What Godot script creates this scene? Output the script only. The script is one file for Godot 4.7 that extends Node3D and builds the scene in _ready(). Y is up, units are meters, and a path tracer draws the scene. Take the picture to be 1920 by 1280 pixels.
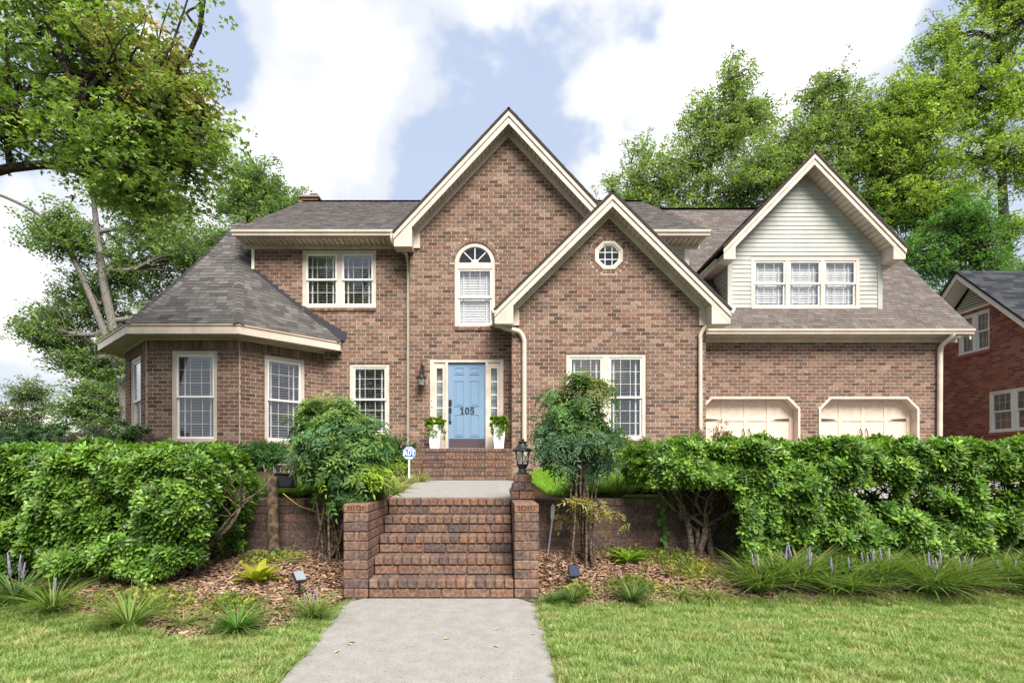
extends Node3D
# A brick house with a front garden. Metres; x to the right, y up, the house faces +z. The lower walk is at y = 0.

const BL := 0.2255   # brick pitch along a course
const BH := 0.088    # course height
const EYE := 1.197

var rng := RandomNumberGenerator.new()
var M := {}
var taken := {}
var house: Node3D


class Mesher:
	var v := PackedVector3Array()
	var n := PackedVector3Array()
	var c := PackedColorArray()

	func tri(a: Vector3, b: Vector3, d: Vector3, col: Color) -> void:   # corners counter-clockwise seen from outside
		var nn := (b - a).cross(d - a).normalized()
		v.append(a); v.append(d); v.append(b)
		n.append(nn); n.append(nn); n.append(nn)
		c.append(col); c.append(col); c.append(col)

	func trin(a: Vector3, b: Vector3, d: Vector3, na: Vector3, nb: Vector3, nd: Vector3, col: Color) -> void:
		v.append(a); v.append(d); v.append(b)
		n.append(na); n.append(nd); n.append(nb)
		c.append(col); c.append(col); c.append(col)

	func quad(a: Vector3, b: Vector3, d: Vector3, e: Vector3, col: Color) -> void:
		var nn := (d - a).cross(e - b).normalized()
		v.append(a); v.append(d); v.append(b); v.append(a); v.append(e); v.append(d)
		for i in 6:
			n.append(nn); c.append(col)

	func box(p: Vector3, q: Vector3, col := Color.WHITE, xf := Transform3D.IDENTITY) -> void:
		var k := [xf * Vector3(p.x, p.y, p.z), xf * Vector3(q.x, p.y, p.z), xf * Vector3(q.x, q.y, p.z), xf * Vector3(p.x, q.y, p.z),
			xf * Vector3(p.x, p.y, q.z), xf * Vector3(q.x, p.y, q.z), xf * Vector3(q.x, q.y, q.z), xf * Vector3(p.x, q.y, q.z)]
		quad(k[4], k[5], k[6], k[7], col); quad(k[1], k[0], k[3], k[2], col)
		quad(k[5], k[1], k[2], k[6], col); quad(k[0], k[4], k[7], k[3], col)
		quad(k[7], k[6], k[2], k[3], col); quad(k[0], k[1], k[5], k[4], col)

	func bevel_box(p: Vector3, q: Vector3, r: float, col := Color.WHITE, xf := Transform3D.IDENTITY) -> void:   # 44 triangles
		var s := [p, q]
		var at := func(i: int, j: int, k: int, ax: int) -> Vector3:   # the corner's vertex that lies on the face across axis ax
			var o := Vector3(s[i].x, s[j].y, s[k].z)
			var inn := Vector3(r * (1 - 2 * i), r * (1 - 2 * j), r * (1 - 2 * k))
			inn[ax] = 0.0
			return xf * (o + inn)
		for e in 2:
			var f := e == 1
			_face(at.call(e, 0, 0, 0), at.call(e, 1, 0, 0), at.call(e, 1, 1, 0), at.call(e, 0, 1, 0), f, col)
			_face(at.call(0, e, 0, 1), at.call(0, e, 1, 1), at.call(1, e, 1, 1), at.call(1, e, 0, 1), f, col)
			_face(at.call(0, 0, e, 2), at.call(1, 0, e, 2), at.call(1, 1, e, 2), at.call(0, 1, e, 2), f, col)
		for a in 2:
			for b in 2:
				var f := a == b
				_face(at.call(a, b, 0, 0), at.call(a, b, 0, 1), at.call(a, b, 1, 1), at.call(a, b, 1, 0), not f, col)
				_face(at.call(0, a, b, 1), at.call(0, a, b, 2), at.call(1, a, b, 2), at.call(1, a, b, 1), not f, col)
				_face(at.call(a, 0, b, 2), at.call(a, 0, b, 0), at.call(a, 1, b, 0), at.call(a, 1, b, 2), not f, col)
				for k in 2:
					var t := [at.call(a, b, k, 0), at.call(a, b, k, 1), at.call(a, b, k, 2)]
					if (a + b + k) % 2 == 1: tri(t[0], t[1], t[2], col)
					else: tri(t[0], t[2], t[1], col)

	func _face(a: Vector3, b: Vector3, d: Vector3, e: Vector3, keep: bool, col: Color) -> void:
		if keep: quad(a, b, d, e, col)
		else: quad(e, d, b, a, col)

	func prism(poly: PackedVector2Array, z0: float, z1: float, col := Color.WHITE, xf := Transform3D.IDENTITY) -> void:   # z1 is the front
		if Geometry2D.is_polygon_clockwise(poly):
			poly = poly.duplicate(); poly.reverse()
		var t := Geometry2D.triangulate_polygon(poly)
		for i in range(0, t.size(), 3):
			var a := poly[t[i]]; var b := poly[t[i + 1]]; var d := poly[t[i + 2]]
			if (b - a).cross(d - a) < 0:
				var w := b; b = d; d = w
			tri(xf * Vector3(a.x, a.y, z1), xf * Vector3(b.x, b.y, z1), xf * Vector3(d.x, d.y, z1), col)
			tri(xf * Vector3(a.x, a.y, z0), xf * Vector3(d.x, d.y, z0), xf * Vector3(b.x, b.y, z0), col)
		for i in poly.size():
			var a := poly[i]; var b := poly[(i + 1) % poly.size()]
			quad(xf * Vector3(a.x, a.y, z0), xf * Vector3(b.x, b.y, z0), xf * Vector3(b.x, b.y, z1), xf * Vector3(a.x, a.y, z1), col)

	func tube(path: PackedVector3Array, radii: PackedFloat32Array, sides := 8, col := Color.WHITE, squash := 1.0, caps := true) -> void:
		var rings := []
		var norms := []
		var up := Vector3.UP
		for i in path.size():
			var d := (path[mini(i + 1, path.size() - 1)] - path[maxi(i - 1, 0)]).normalized()
			if i == 0: up = Vector3.UP if absf(d.y) < 0.9 else Vector3(0.3, 0, 1)
			var side := d.cross(up).normalized()
			up = side.cross(d).normalized()
			var ring := PackedVector3Array(); var nr := PackedVector3Array()
			for k in sides:
				var a := TAU * k / sides
				var o := side * cos(a) * squash + up * sin(a)
				ring.append(path[i] + o * radii[i]); nr.append(o.normalized())
			rings.append(ring); norms.append(nr)
		for i in path.size() - 1:
			for k in sides:
				var k2 := (k + 1) % sides
				var a: Vector3 = rings[i][k]; var b: Vector3 = rings[i][k2]; var d: Vector3 = rings[i + 1][k2]; var e: Vector3 = rings[i + 1][k]
				trin(a, d, b, norms[i][k], norms[i + 1][k2], norms[i][k2], col)
				trin(a, e, d, norms[i][k], norms[i + 1][k], norms[i + 1][k2], col)
		if caps:
			for k in range(1, sides - 1):
				tri(rings[0][0], rings[0][k], rings[0][k + 1], col)
				var r: PackedVector3Array = rings[-1]
				tri(r[0], r[k + 1], r[k], col)

	func lathe(profile: PackedVector2Array, at: Vector3, sides := 24, col := Color.WHITE, turn := 0.0, smooth := true) -> void:   # profile (radius, height), upwards
		for i in profile.size() - 1:
			var p := profile[i]; var q := profile[i + 1]
			var sl := Vector2(q.y - p.y, p.x - q.x).normalized()
			for k in sides:
				var a := turn + TAU * k / sides; var b := turn + TAU * (k + 1) / sides
				var ca := Vector3(cos(a), 0, -sin(a)); var cb := Vector3(cos(b), 0, -sin(b))
				var A := at + ca * p.x + Vector3.UP * p.y; var B := at + cb * p.x + Vector3.UP * p.y
				var C := at + cb * q.x + Vector3.UP * q.y; var D := at + ca * q.x + Vector3.UP * q.y
				if smooth:
					var na := ca * sl.x + Vector3.UP * sl.y; var nb := cb * sl.x + Vector3.UP * sl.y
					if p.x > 0.0001: trin(A, B, C, na, nb, nb, col)
					if q.x > 0.0001: trin(A, C, D, na, nb, na, col)
				else:
					if p.x > 0.0001: tri(A, B, C, col)
					if q.x > 0.0001: tri(A, C, D, col)

	func leaf(at: Vector3, dir: Vector3, up: Vector3, length: float, width: float, fold: float, droop: float, segs: int, col: Color, widest := 0.45) -> void:
		var d := dir.normalized()
		var side := d.cross(up).normalized()
		var u := side.cross(d).normalized()
		var last := [at, at, at]
		for i in range(1, segs + 1):
			var t := float(i) / segs
			var w := width * 0.5 * (sin(PI * pow(t, log(0.5) / log(widest))) if i < segs else 0.0)
			var m := at + d * length * t - u * droop * length * t * t
			var cur := [m - side * w + u * fold * w, m, m + side * w + u * fold * w]
			if i == 1:
				tri(at, cur[1], cur[0], col); tri(at, cur[2], cur[1], col)
			elif i == segs:
				tri(last[0], last[1], m, col); tri(last[1], last[2], m, col)
			else:
				quad(last[0], last[1], cur[1], cur[0], col); quad(last[1], last[2], cur[2], cur[1], col)
			last = cur

	func mesh() -> ArrayMesh:
		var a := []
		a.resize(Mesh.ARRAY_MAX)
		a[Mesh.ARRAY_VERTEX] = v; a[Mesh.ARRAY_NORMAL] = n; a[Mesh.ARRAY_COLOR] = c
		var m := ArrayMesh.new()
		m.add_surface_from_arrays(Mesh.PRIMITIVE_TRIANGLES, a)
		return m


# ---------- nodes ----------

func numbered(called: String) -> String:
	taken[called] = taken.get(called, -1) + 1
	return called if taken[called] == 0 else "%s_%03d" % [called, taken[called]]

func tag(o: Node3D, label: String, category := "", group := "", kind := "") -> Node3D:
	if label: o.set_meta("label", label)
	if category: o.set_meta("category", category)
	if group: o.set_meta("group", group)
	if kind: o.set_meta("kind", kind)
	return o

func thing(called: String, at: Vector3, label: String, category: String, group := "", turn := 0.0) -> Node3D:
	var o := Node3D.new()
	o.name = numbered(called)
	add_child(o)
	o.position = at
	o.rotation.y = turn
	return tag(o, label, category, group)

func put(m: Mesh, called: String, mat: Material, parent: Node3D = null, at := Vector3.ZERO) -> MeshInstance3D:   # one named mesh
	var o := MeshInstance3D.new()
	o.mesh = m
	if mat: o.material_override = mat
	o.position = at
	if parent == null:
		o.name = numbered(called)
		add_child(o)
	else:
		o.name = called
		parent.add_child(o, true)
	return o

func inhouse(m: Mesher, called: String, mat: Material) -> MeshInstance3D:   # geometry in world metres, as a part of the house
	return put(m.mesh(), called, mat, house, -house.position)

func many(called: String, mesh: Mesh, mat: Material, xfs: Array, cols: Array, parent: Node3D = null) -> MultiMeshInstance3D:
	var mm := MultiMesh.new()
	mm.transform_format = MultiMesh.TRANSFORM_3D
	mm.use_colors = true
	mm.mesh = mesh
	mm.instance_count = xfs.size()
	for i in xfs.size():
		mm.set_instance_transform(i, xfs[i])
		mm.set_instance_color(i, cols[i])
	var o := MultiMeshInstance3D.new()
	o.multimesh = mm
	o.material_override = mat
	o.set_meta("kind", "stuff")
	if parent == null:
		o.name = numbered(called)
		add_child(o)
	else:
		o.name = called
		parent.add_child(o, true)
	return o

func copy(o: Node3D, called: String) -> Node3D:
	var r: Node3D = o.duplicate()
	r.name = numbered(called)
	add_child(r)
	return r

# ---------- materials ----------

func grain(freq: float, lo: float, hi: float, sd: int, size := 256, fractal := 4, warm := 0.0) -> NoiseTexture2D:
	var f := FastNoiseLite.new()
	f.seed = sd
	f.frequency = freq
	f.fractal_octaves = fractal
	var t := NoiseTexture2D.new()
	t.width = size; t.height = size
	t.seamless = true
	t.noise = f
	var g := Gradient.new()
	g.set_color(0, Color(lo, lo, lo)); g.set_color(1, Color(hi, hi - warm, hi - warm * 2.0))
	g.set_offset(0, 0.2); g.set_offset(1, 0.8)
	t.color_ramp = g
	return t

func material(called: String, lin: Color, rough: float, tex: Texture2D = null, scale := 1.0, spec := 0.5) -> StandardMaterial3D:
	var m := StandardMaterial3D.new()
	m.resource_name = called
	m.albedo_color = lin.linear_to_srgb()
	m.roughness = rough
	m.metallic_specular = spec
	m.vertex_color_use_as_albedo = true
	if tex:
		m.albedo_texture = tex
		m.uv1_triplanar = true
		m.uv1_world_triplanar = true
		m.uv1_scale = Vector3.ONE * scale
	M[called] = m
	return m

func bump(m: StandardMaterial3D, tex: Texture2D, cm: float) -> void:
	m.heightmap_enabled = true
	m.heightmap_texture = tex
	m.heightmap_scale = cm
	m.uv1_triplanar = true

func aggregate(sd: int) -> ImageTexture:   # exposed-aggregate concrete: faint stains, dark and pale grit
	var r := RandomNumberGenerator.new()
	r.seed = sd
	var f := FastNoiseLite.new()
	f.seed = sd; f.frequency = 0.008; f.fractal_octaves = 4
	var big := f.get_seamless_image(1024, 1024)
	var im := Image.create(1024, 1024, false, Image.FORMAT_RGB8)
	for y in 1024:
		for x in 1024:
			var v := 0.88 + (big.get_pixel(x, y).r - 0.5) * 0.10 + r.randf_range(-0.04, 0.04)
			im.set_pixel(x, y, Color(v, v * 0.99, v * 0.975))
	for i in 26000:
		var v := r.randf_range(0.45, 0.78) if r.randf() < 0.62 else r.randf_range(0.92, 1.0)
		im.fill_rect(Rect2i(r.randi() % 1022, r.randi() % 1022, 1 + r.randi() % 4, 1 + r.randi() % 3), Color(v, v * 0.97, v * 0.93))
	return ImageTexture.create_from_image(im)

func make_materials() -> void:
	var g1 := grain(0.03, 0.62, 1.0, 3)
	var g2 := grain(0.014, 0.74, 1.0, 5, 512, 5)
	var fine := grain(0.09, 0.5, 1.0, 9)
	var b := material("brick", Color(1, 1, 1), 0.9, g2, 4.0, 0.25)
	bump(b, g2, 0.2)
	var b2 := material("step_brick", Color(1, 1, 1), 0.9, g2, 3.0, 0.25)
	bump(b2, g2, 0.25)
	material("mortar", Color(0.60, 0.50, 0.41), 0.95, g1, 3.0, 0.2)
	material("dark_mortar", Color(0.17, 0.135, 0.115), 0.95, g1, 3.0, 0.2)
	material("neighbor_mortar", Color(0.42, 0.34, 0.30), 0.95, g1, 3.0, 0.2)
	material("trim", Color(0.60, 0.515, 0.43), 0.55, grain(0.01, 0.9, 1.0, 4), 0.7)
	material("white_trim", Color(0.80, 0.75, 0.66), 0.5)
	material("siding", Color(0.40, 0.41, 0.37), 0.55, grain(0.01, 0.92, 1.0, 4), 0.7)
	material("garage", Color(0.70, 0.55, 0.44), 0.55, grain(0.02, 0.93, 1.0, 6), 1.0)
	var sh := material("shingle", Color(1, 1, 1), 0.95, fine, 3.0, 0.2)
	bump(sh, fine, 0.2)
	material("flashing", Color(0.025, 0.025, 0.035), 0.5)
	material("door", Color(0.165, 0.27, 0.40), 0.5, grain(0.05, 0.93, 1.0, 8), 2.0)
	material("kick_plate", Color(0.07, 0.05, 0.055), 0.35)
	material("black_metal", Color(0.018, 0.018, 0.022), 0.42)
	material("iron", Color(0.05, 0.035, 0.03), 0.5)
	material("blind", Color(0.78, 0.79, 0.80), 0.6)
	material("room", Color(0.42, 0.39, 0.35), 0.9)
	material("muntin", Color(0.62, 0.62, 0.60), 0.5)
	material("white_sash", Color(0.82, 0.81, 0.78), 0.45)
	material("pot", Color(0.80, 0.81, 0.83), 0.35)
	material("concrete", Color(0.35, 0.345, 0.335), 0.95, aggregate(12), 0.62, 0.2)
	bump(M.concrete, fine, 0.06)
	material("soil", Color(1, 1, 1), 1.0, fine, 1.5, 0.1)
	bump(M.soil, fine, 1.5)
	material("wood", Color(0.17, 0.125, 0.085), 0.9, grain(0.02, 0.5, 1.0, 15), 2.0, 0.2)
	material("bark", Color(1, 1, 1), 0.95, grain(0.04, 0.45, 1.0, 16), 2.0, 0.1)
	bump(M.bark, fine, 2.0)
	material("chip", Color(1, 1, 1), 0.95, null, 1.0, 0.15)
	material("plastic", Color(0.02, 0.02, 0.02), 0.35)
	material("solar", Color(0.03, 0.04, 0.07), 0.75, null, 1.0, 0.25)
	material("grey_metal", Color(0.35, 0.37, 0.40), 0.4)
	M.grey_metal.metallic = 0.6
	material("sign_blue", Color(0.02, 0.09, 0.36), 0.4)
	material("sign_white", Color(0.82, 0.84, 0.88), 0.4)
	material("yellow_cord", Color(0.65, 0.45, 0.10), 0.5)
	for k in [["leaf", 0.55, 0.35], ["gloss_leaf", 0.33, 0.5], ["grass", 0.6, 0.3]]:
		var m := material(k[0], Color(1, 1, 1), k[1], null, 1.0, k[2])
		m.backlight_enabled = true
		m.backlight = Color(0.92, 0.96, 0.62)
	var gl := material("glass", Color(0.9, 0.95, 1.0, 1.0), 0.0)
	gl.albedo_color = Color(0.10, 0.13, 0.13, 0.05)
	gl.vertex_color_use_as_albedo = false
	gl.transparency = BaseMaterial3D.TRANSPARENCY_ALPHA
	gl.metallic_specular = 0.6
	var lg := material("lamp_glass", Color(1, 1, 1), 0.1)
	lg.albedo_color = Color(0.9, 0.9, 0.88, 0.16)
	lg.vertex_color_use_as_albedo = false
	lg.transparency = BaseMaterial3D.TRANSPARENCY_ALPHA

# ---------- sky ----------

func make_sky() -> Sky:
	var w := 2048; var hh := 1024
	var im := Image.create(w, hh, false, Image.FORMAT_RGBF)
	var f := FastNoiseLite.new()
	f.seed = 11; f.frequency = 2.2; f.fractal_octaves = 7; f.fractal_gain = 0.58
	var f2 := FastNoiseLite.new()
	f2.seed = 4; f2.frequency = 2.6; f2.fractal_octaves = 4
	# cumulus banks seen over the roofs: direction, angular size, weight
	var banks := []
	banks = [[Vector3(-0.238, 0.601, -0.763), 0.120, 1.00],
			[Vector3(-0.260, 0.620, -0.741), 0.100, 0.80],
			[Vector3(-0.182, 0.565, -0.805), 0.090, 1.00],
			[Vector3(-0.260, 0.528, -0.808), 0.080, 0.80],
			[Vector3(-0.324, 0.518, -0.792), 0.070, 0.70],
			[Vector3(-0.290, 0.484, -0.826), 0.100, 1.00],
			[Vector3(-0.235, 0.454, -0.859), 0.100, 1.00],
			[Vector3(-0.186, 0.479, -0.858), 0.060, 0.60],
			[Vector3(-0.303, 0.406, -0.862), 0.100, 0.70],
			[Vector3(0.269, 0.610, -0.746), 0.090, 1.00],
			[Vector3(0.300, 0.563, -0.770), 0.080, 0.90],
			[Vector3(0.275, 0.526, -0.805), 0.060, 0.80],
			[Vector3(0.350, 0.580, -0.736), 0.100, 1.00],
			[Vector3(0.434, 0.554, -0.711), 0.130, 1.00],
			[Vector3(0.504, 0.514, -0.694), 0.080, 0.80],
			[Vector3(0.145, 0.561, -0.815), 0.055, 0.90],
			[Vector3(0.172, 0.581, -0.795), 0.040, 0.60],
			[Vector3(-0.410, 0.565, -0.716), 0.080, 0.60],
			[Vector3(-0.420, 0.578, -0.699), 0.070, 0.60],
			[Vector3(-0.618, 0.257, -0.743), 0.140, 0.70],
			[Vector3(-0.630, 0.168, -0.758), 0.120, 0.70],
			[Vector3(-0.586, 0.197, -0.786), 0.100, 0.60],
			[Vector3(-0.344, 0.581, -0.737), 0.045, -0.90],
			[Vector3(-0.369, 0.534, -0.761), 0.045, -0.80],
			[Vector3(-0.049, 0.618, -0.784), 0.080, -0.90],
			[Vector3(-0.068, 0.546, -0.835), 0.050, -0.50],
			[Vector3(0.004, 0.590, -0.807), 0.070, -0.60],
			[Vector3(0.045, 0.529, -0.847), 0.080, -0.50],
			[Vector3(0.219, 0.517, -0.827), 0.050, -0.70],
			[Vector3(0.548, 0.526, -0.651), 0.070, -0.60],
			[Vector3(0.563, 0.461, -0.685), 0.060, -0.40],
			[Vector3(0.094, 0.616, -0.782), 0.060, -0.30],
			[Vector3(-0.038, 0.487, -0.873), 0.090, -0.10]]
	for y in hh:
		var th := PI * (y + 0.5) / hh
		var cy := cos(th); var sy := sin(th)
		if cy < -0.03:
			im.fill_rect(Rect2i(0, y, w, 1), Color(0.22, 0.23, 0.19))
			continue
		var base := Color(0.335, 0.382, 0.470).lerp(Color(0.265, 0.325, 0.455), clampf(cy, 0, 1))
		base = Color(0.41, 0.45, 0.505).lerp(base, smoothstep(0.0, 0.4, cy))
		for x in w:
			var az := TAU * (x + 0.5) / w
			var d := Vector3(sin(az) * sy, cy, -cos(az) * sy)
			var dens := f.get_noise_3d(d.x, d.y * 1.5, d.z) * 0.95 + 0.04
			if d.z < -0.4:
				for b in banks:
					var q: float = (1.0 - d.dot(b[0])) / (b[1] * b[1] * 0.34)
					if q < 6.0: dens += b[2] * exp(-q) * 0.30
			var cov := smoothstep(0.04, 0.24, dens)
			var thick := smoothstep(0.10, 0.75, dens + 0.55 * f2.get_noise_3d(d.x, d.y * 1.5, d.z))
			var cl := Color(0.44, 0.465, 0.505).lerp(Color(0.70, 0.698, 0.695), thick)
			im.set_pixel(x, y, base.lerp(cl, cov))
	var p := PanoramaSkyMaterial.new()
	p.panorama = ImageTexture.create_from_image(im)
	var s := Sky.new()
	s.sky_material = p
	return s

func _ready() -> void:
	rng.seed = 20240
	var cam := Camera3D.new()
	add_child(cam)
	cam.position = Vector3(0, EYE, 0)
	cam.set_frustum(0.1 * 1280.0 / 1040.0, Vector2(35.0, 240.0) * 0.1 / 1040.0, 0.1, 600.0)
	cam.current = true
	var we := WorldEnvironment.new()
	var env := Environment.new()
	env.background_mode = Environment.BG_SKY
	env.sky = make_sky()
	env.tonemap_mode = Environment.TONE_MAPPER_LINEAR
	env.tonemap_exposure = 1.95
	env.background_energy_multiplier = 1.0
	env.sdfgi_enabled = true
	env.ssao_enabled = true
	env.ssil_enabled = true
	we.environment = env
	add_child(we)
	var sun := DirectionalLight3D.new()
	add_child(sun)
	sun.look_at_from_position(Vector3(2.2, 8.0, 6.5), Vector3.ZERO)
	sun.light_color = Color(1.0, 0.97, 0.93)
	sun.light_energy = 1.5
	sun.light_angular_distance = 35.0
	sun.shadow_enabled = true
	make_materials()
	build_ground()
	build_house()
	build_neighbors()
	build_props()
	build_plants()


# ---------- brickwork ----------

const BRICKS := [Color(0.123, 0.080, 0.064), Color(0.180, 0.109, 0.082), Color(0.216, 0.130, 0.095), Color(0.250, 0.152, 0.110), Color(0.224, 0.122, 0.086),
	Color(0.285, 0.181, 0.131), Color(0.337, 0.224, 0.166), Color(0.165, 0.117, 0.094), Color(0.238, 0.150, 0.113), Color(0.197, 0.109, 0.079), Color(0.262, 0.174, 0.131), Color(0.204, 0.133, 0.102)]
const STEP_BRICKS := [Color(0.237, 0.143, 0.101), Color(0.206, 0.129, 0.096), Color(0.172, 0.113, 0.092), Color(0.259, 0.149, 0.099), Color(0.194, 0.124, 0.098),
	Color(0.226, 0.145, 0.109), Color(0.145, 0.099, 0.087), Color(0.244, 0.157, 0.114), Color(0.218, 0.125, 0.089), Color(0.187, 0.121, 0.096)]
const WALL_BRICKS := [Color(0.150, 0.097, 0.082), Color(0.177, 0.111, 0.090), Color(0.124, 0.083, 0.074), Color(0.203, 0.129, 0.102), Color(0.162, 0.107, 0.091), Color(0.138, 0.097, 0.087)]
const RED_BRICKS := [Color(0.418, 0.146, 0.105), Color(0.490, 0.182, 0.129), Color(0.359, 0.124, 0.099), Color(0.287, 0.117, 0.105), Color(0.526, 0.218, 0.152)]
const SHINGLES := [Color(0.188, 0.172, 0.163), Color(0.220, 0.200, 0.189), Color(0.161, 0.148, 0.143), Color(0.247, 0.224, 0.210), Color(0.198, 0.177, 0.166), Color(0.179, 0.163, 0.157)]
const WARM_SHINGLES := [Color(0.226, 0.194, 0.179), Color(0.264, 0.228, 0.210), Color(0.199, 0.171, 0.160), Color(0.286, 0.252, 0.232), Color(0.244, 0.204, 0.186), Color(0.217, 0.189, 0.178)]
const GREY_SHINGLES := [Color(0.158, 0.150, 0.145), Color(0.205, 0.194, 0.187), Color(0.128, 0.122, 0.119), Color(0.242, 0.228, 0.219), Color(0.177, 0.167, 0.161)]
const BLUE_SHINGLES := [Color(0.068, 0.074, 0.088), Color(0.089, 0.096, 0.109), Color(0.054, 0.060, 0.073), Color(0.111, 0.114, 0.125)]

var brick_meshes := {}

func rect(x0: float, y0: float, x1: float, y1: float) -> PackedVector2Array:
	return PackedVector2Array([Vector2(x0, y0), Vector2(x1, y0), Vector2(x1, y1), Vector2(x0, y1)])

func grown(p: PackedVector2Array, by: float) -> PackedVector2Array:
	return Geometry2D.offset_polygon(p, by, Geometry2D.JOIN_MITER)[0]

func cuts(poly: PackedVector2Array, y: float) -> Array:   # where a level line runs inside a polygon
	var xs := []
	for i in poly.size():
		var a := poly[i]; var b := poly[(i + 1) % poly.size()]
		if (a.y <= y) != (b.y <= y): xs.append(a.x + (b.x - a.x) * (y - a.y) / (b.y - a.y))
	xs.sort()
	var o := []
	for i in range(0, xs.size() - 1, 2): o.append([xs[i], xs[i + 1]])
	return o

func brick_mesh(size: Vector3, k: int, palette: Array, r := 0.005) -> ArrayMesh:   # origin at the middle of the front face
	var key := [size, k, palette[0], r]
	if not brick_meshes.has(key):
		var m := Mesher.new()
		m.bevel_box(Vector3(-size.x / 2, -size.y / 2, -size.z), Vector3(size.x / 2, size.y / 2, 0), r, palette[k])
		brick_meshes[key] = m.mesh()
	return brick_meshes[key]

func holed(m: Mesher, outline: PackedVector2Array, holes: Array, z0: float, z1: float, col: Color, xf: Transform3D) -> void:   # a wall slab with openings
	var lo := outline[0]; var hi := outline[0]
	for p in outline: lo = lo.min(p); hi = hi.max(p)
	var stops := [lo.x - 1.0, hi.x + 1.0]
	for h in holes:
		var s := Vector2.ZERO
		for p in h: s += p
		stops.append(s.x / h.size())
	stops.sort()
	for i in stops.size() - 1:
		if stops[i + 1] - stops[i] < 0.001: continue
		var pieces := Geometry2D.intersect_polygons(outline, rect(stops[i], lo.y - 1, stops[i + 1], hi.y + 1))
		for h in holes:
			var next: Array[PackedVector2Array] = []
			for p in pieces: next.append_array(Geometry2D.clip_polygons(p, h))
			pieces = next
		for p in pieces:
			if p.size() > 2: m.prism(p, z0, z1, col, xf)

func brick_face(m: Mesher, x0: float, y0: float, x1: float, y1: float, z: float, depth: float, col: Color, xf: Transform3D) -> void:
	var q := [xf * Vector3(x0, y0, z), xf * Vector3(x1, y0, z), xf * Vector3(x1, y1, z), xf * Vector3(x0, y1, z)]
	var back := xf.basis.z * -depth
	m.quad(q[0], q[1], q[2], q[3], col)
	for i in 4:
		var a: Vector3 = q[i]; var b: Vector3 = q[(i + 1) % 4]
		m.quad(a + back, b + back, b, a, col)

# A brick wall: mortar slab with openings, bricks one by one in running bond. The bricks inside "single" become nodes of their own.
func brick_wall(parent: Node3D, at: Vector3, xf: Transform3D, outline: PackedVector2Array, holes: Array, rings: Array, single: Rect2, palette: Array, mortar: Material, y_base: float, shift := 0.0, pitch := BL, course := BH, mat: Material = null) -> MeshInstance3D:
	var back := Mesher.new()
	var open := []
	for h in holes: open.append(grown(h, 0.004))
	holed(back, outline, open, -0.14, -0.004, Color.WHITE, xf)
	var wall := put(back.mesh(), "wall", mortar, parent, at)
	var m := Mesher.new()
	if mat == null: mat = M.brick
	var lo := outline[0]; var hi := outline[0]
	for p in outline: lo = lo.min(p); hi = hi.max(p)
	var joint := 0.014
	for k in range(0, int((hi.y - y_base) / course) + 1):
		var y0 := y_base + k * course + joint / 2; var y1 := y0 + course - joint
		if y1 < lo.y: continue
		var segs := []
		for s in cuts(outline, (y0 + y1) / 2): segs.append([s[0], s[1], y0, y1])
		for h in rings:
			var next := []
			for s in segs:
				var cs := cuts(h, (y0 + y1) / 2)
				if cs.is_empty() or cs[0][1] < s[0] or cs[0][0] > s[1]:
					next.append(s); continue
				if cs[0][0] - s[0] > 0.01: next.append([s[0], cs[0][0] - 0.008, y0, y1])
				if s[1] - cs[0][1] > 0.01: next.append([cs[0][1] + 0.008, s[1], y0, y1])
			segs = next
		for h in holes:
			if h.size() != 4: continue
			var a: Vector2 = h[0].min(h[2]); var b: Vector2 = h[0].max(h[2])
			var next := []
			for s in segs:
				if b.y <= s[2] or a.y >= s[3] or b.x <= s[0] or a.x >= s[1]:
					next.append(s); continue
				if a.x - s[0] > 0.01: next.append([s[0], a.x, s[2], s[3]])
				if s[1] - b.x > 0.01: next.append([b.x, s[1], s[2], s[3]])
				var l: float = maxf(s[0], a.x); var r: float = minf(s[1], b.x)
				if a.y - s[2] > 0.014: next.append([l, r, s[2], a.y])
				if s[3] - b.y > 0.014: next.append([l, r, b.y, s[3]])
			segs = next
		var off := shift + (pitch / 2 if k % 2 else 0.0)
		for s in segs:
			var i := floori((s[0] - off) / pitch)
			while off + i * pitch < s[1]:
				var x0 := maxf(off + i * pitch + joint / 2, s[0]); var x1 := minf(off + (i + 1) * pitch - joint / 2, s[1])
				i += 1
				if x1 - x0 < 0.02: continue
				var z := rng.randf_range(-0.001, 0.001)
				var kind := rng.randi() % palette.size()
				var mid := Vector2((x0 + x1) / 2, (s[2] + s[3]) / 2)
				if x1 - x0 > pitch - joint - 0.001 and s[3] - s[2] > course - joint - 0.001 and single.has_point(mid):
					var o := put(brick_mesh(Vector3(pitch - joint, course - joint, 0.1), kind, palette, 0.004), "brick", mat, wall)
					o.transform = xf * Transform3D(Basis.IDENTITY, Vector3(mid.x, mid.y, z))
					continue
				brick_face(m, x0, s[2], x1, s[3], z, 0.1, (palette[kind] as Color) * rng.randf_range(0.9, 1.1), xf)
	var o := put(m.mesh(), "bricks", mat, wall)
	o.set_meta("kind", "stuff")
	return wall

func header_row(parent: Node3D, xf: Transform3D, x0: float, x1: float, y0: float, y1: float, z0: float, z1: float, palette: Array, mat: Material, want := 0.0785) -> void:   # a row of bricks on end, each its own part
	var count := maxi(1, roundi((x1 - x0) / want))
	var w := (x1 - x0) / count
	for i in count:
		var size := Vector3(w - 0.009, y1 - y0, z1 - z0)
		var o := put(brick_mesh(size.snapped(Vector3.ONE * 0.001), rng.randi() % palette.size(), palette, 0.004), "brick", mat, parent)
		o.transform = xf * Transform3D(Basis.IDENTITY, Vector3(x0 + (i + 0.5) * w, (y0 + y1) / 2, z1 + rng.randf_range(-0.002, 0.002)))

# ---------- roofs ----------

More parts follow.
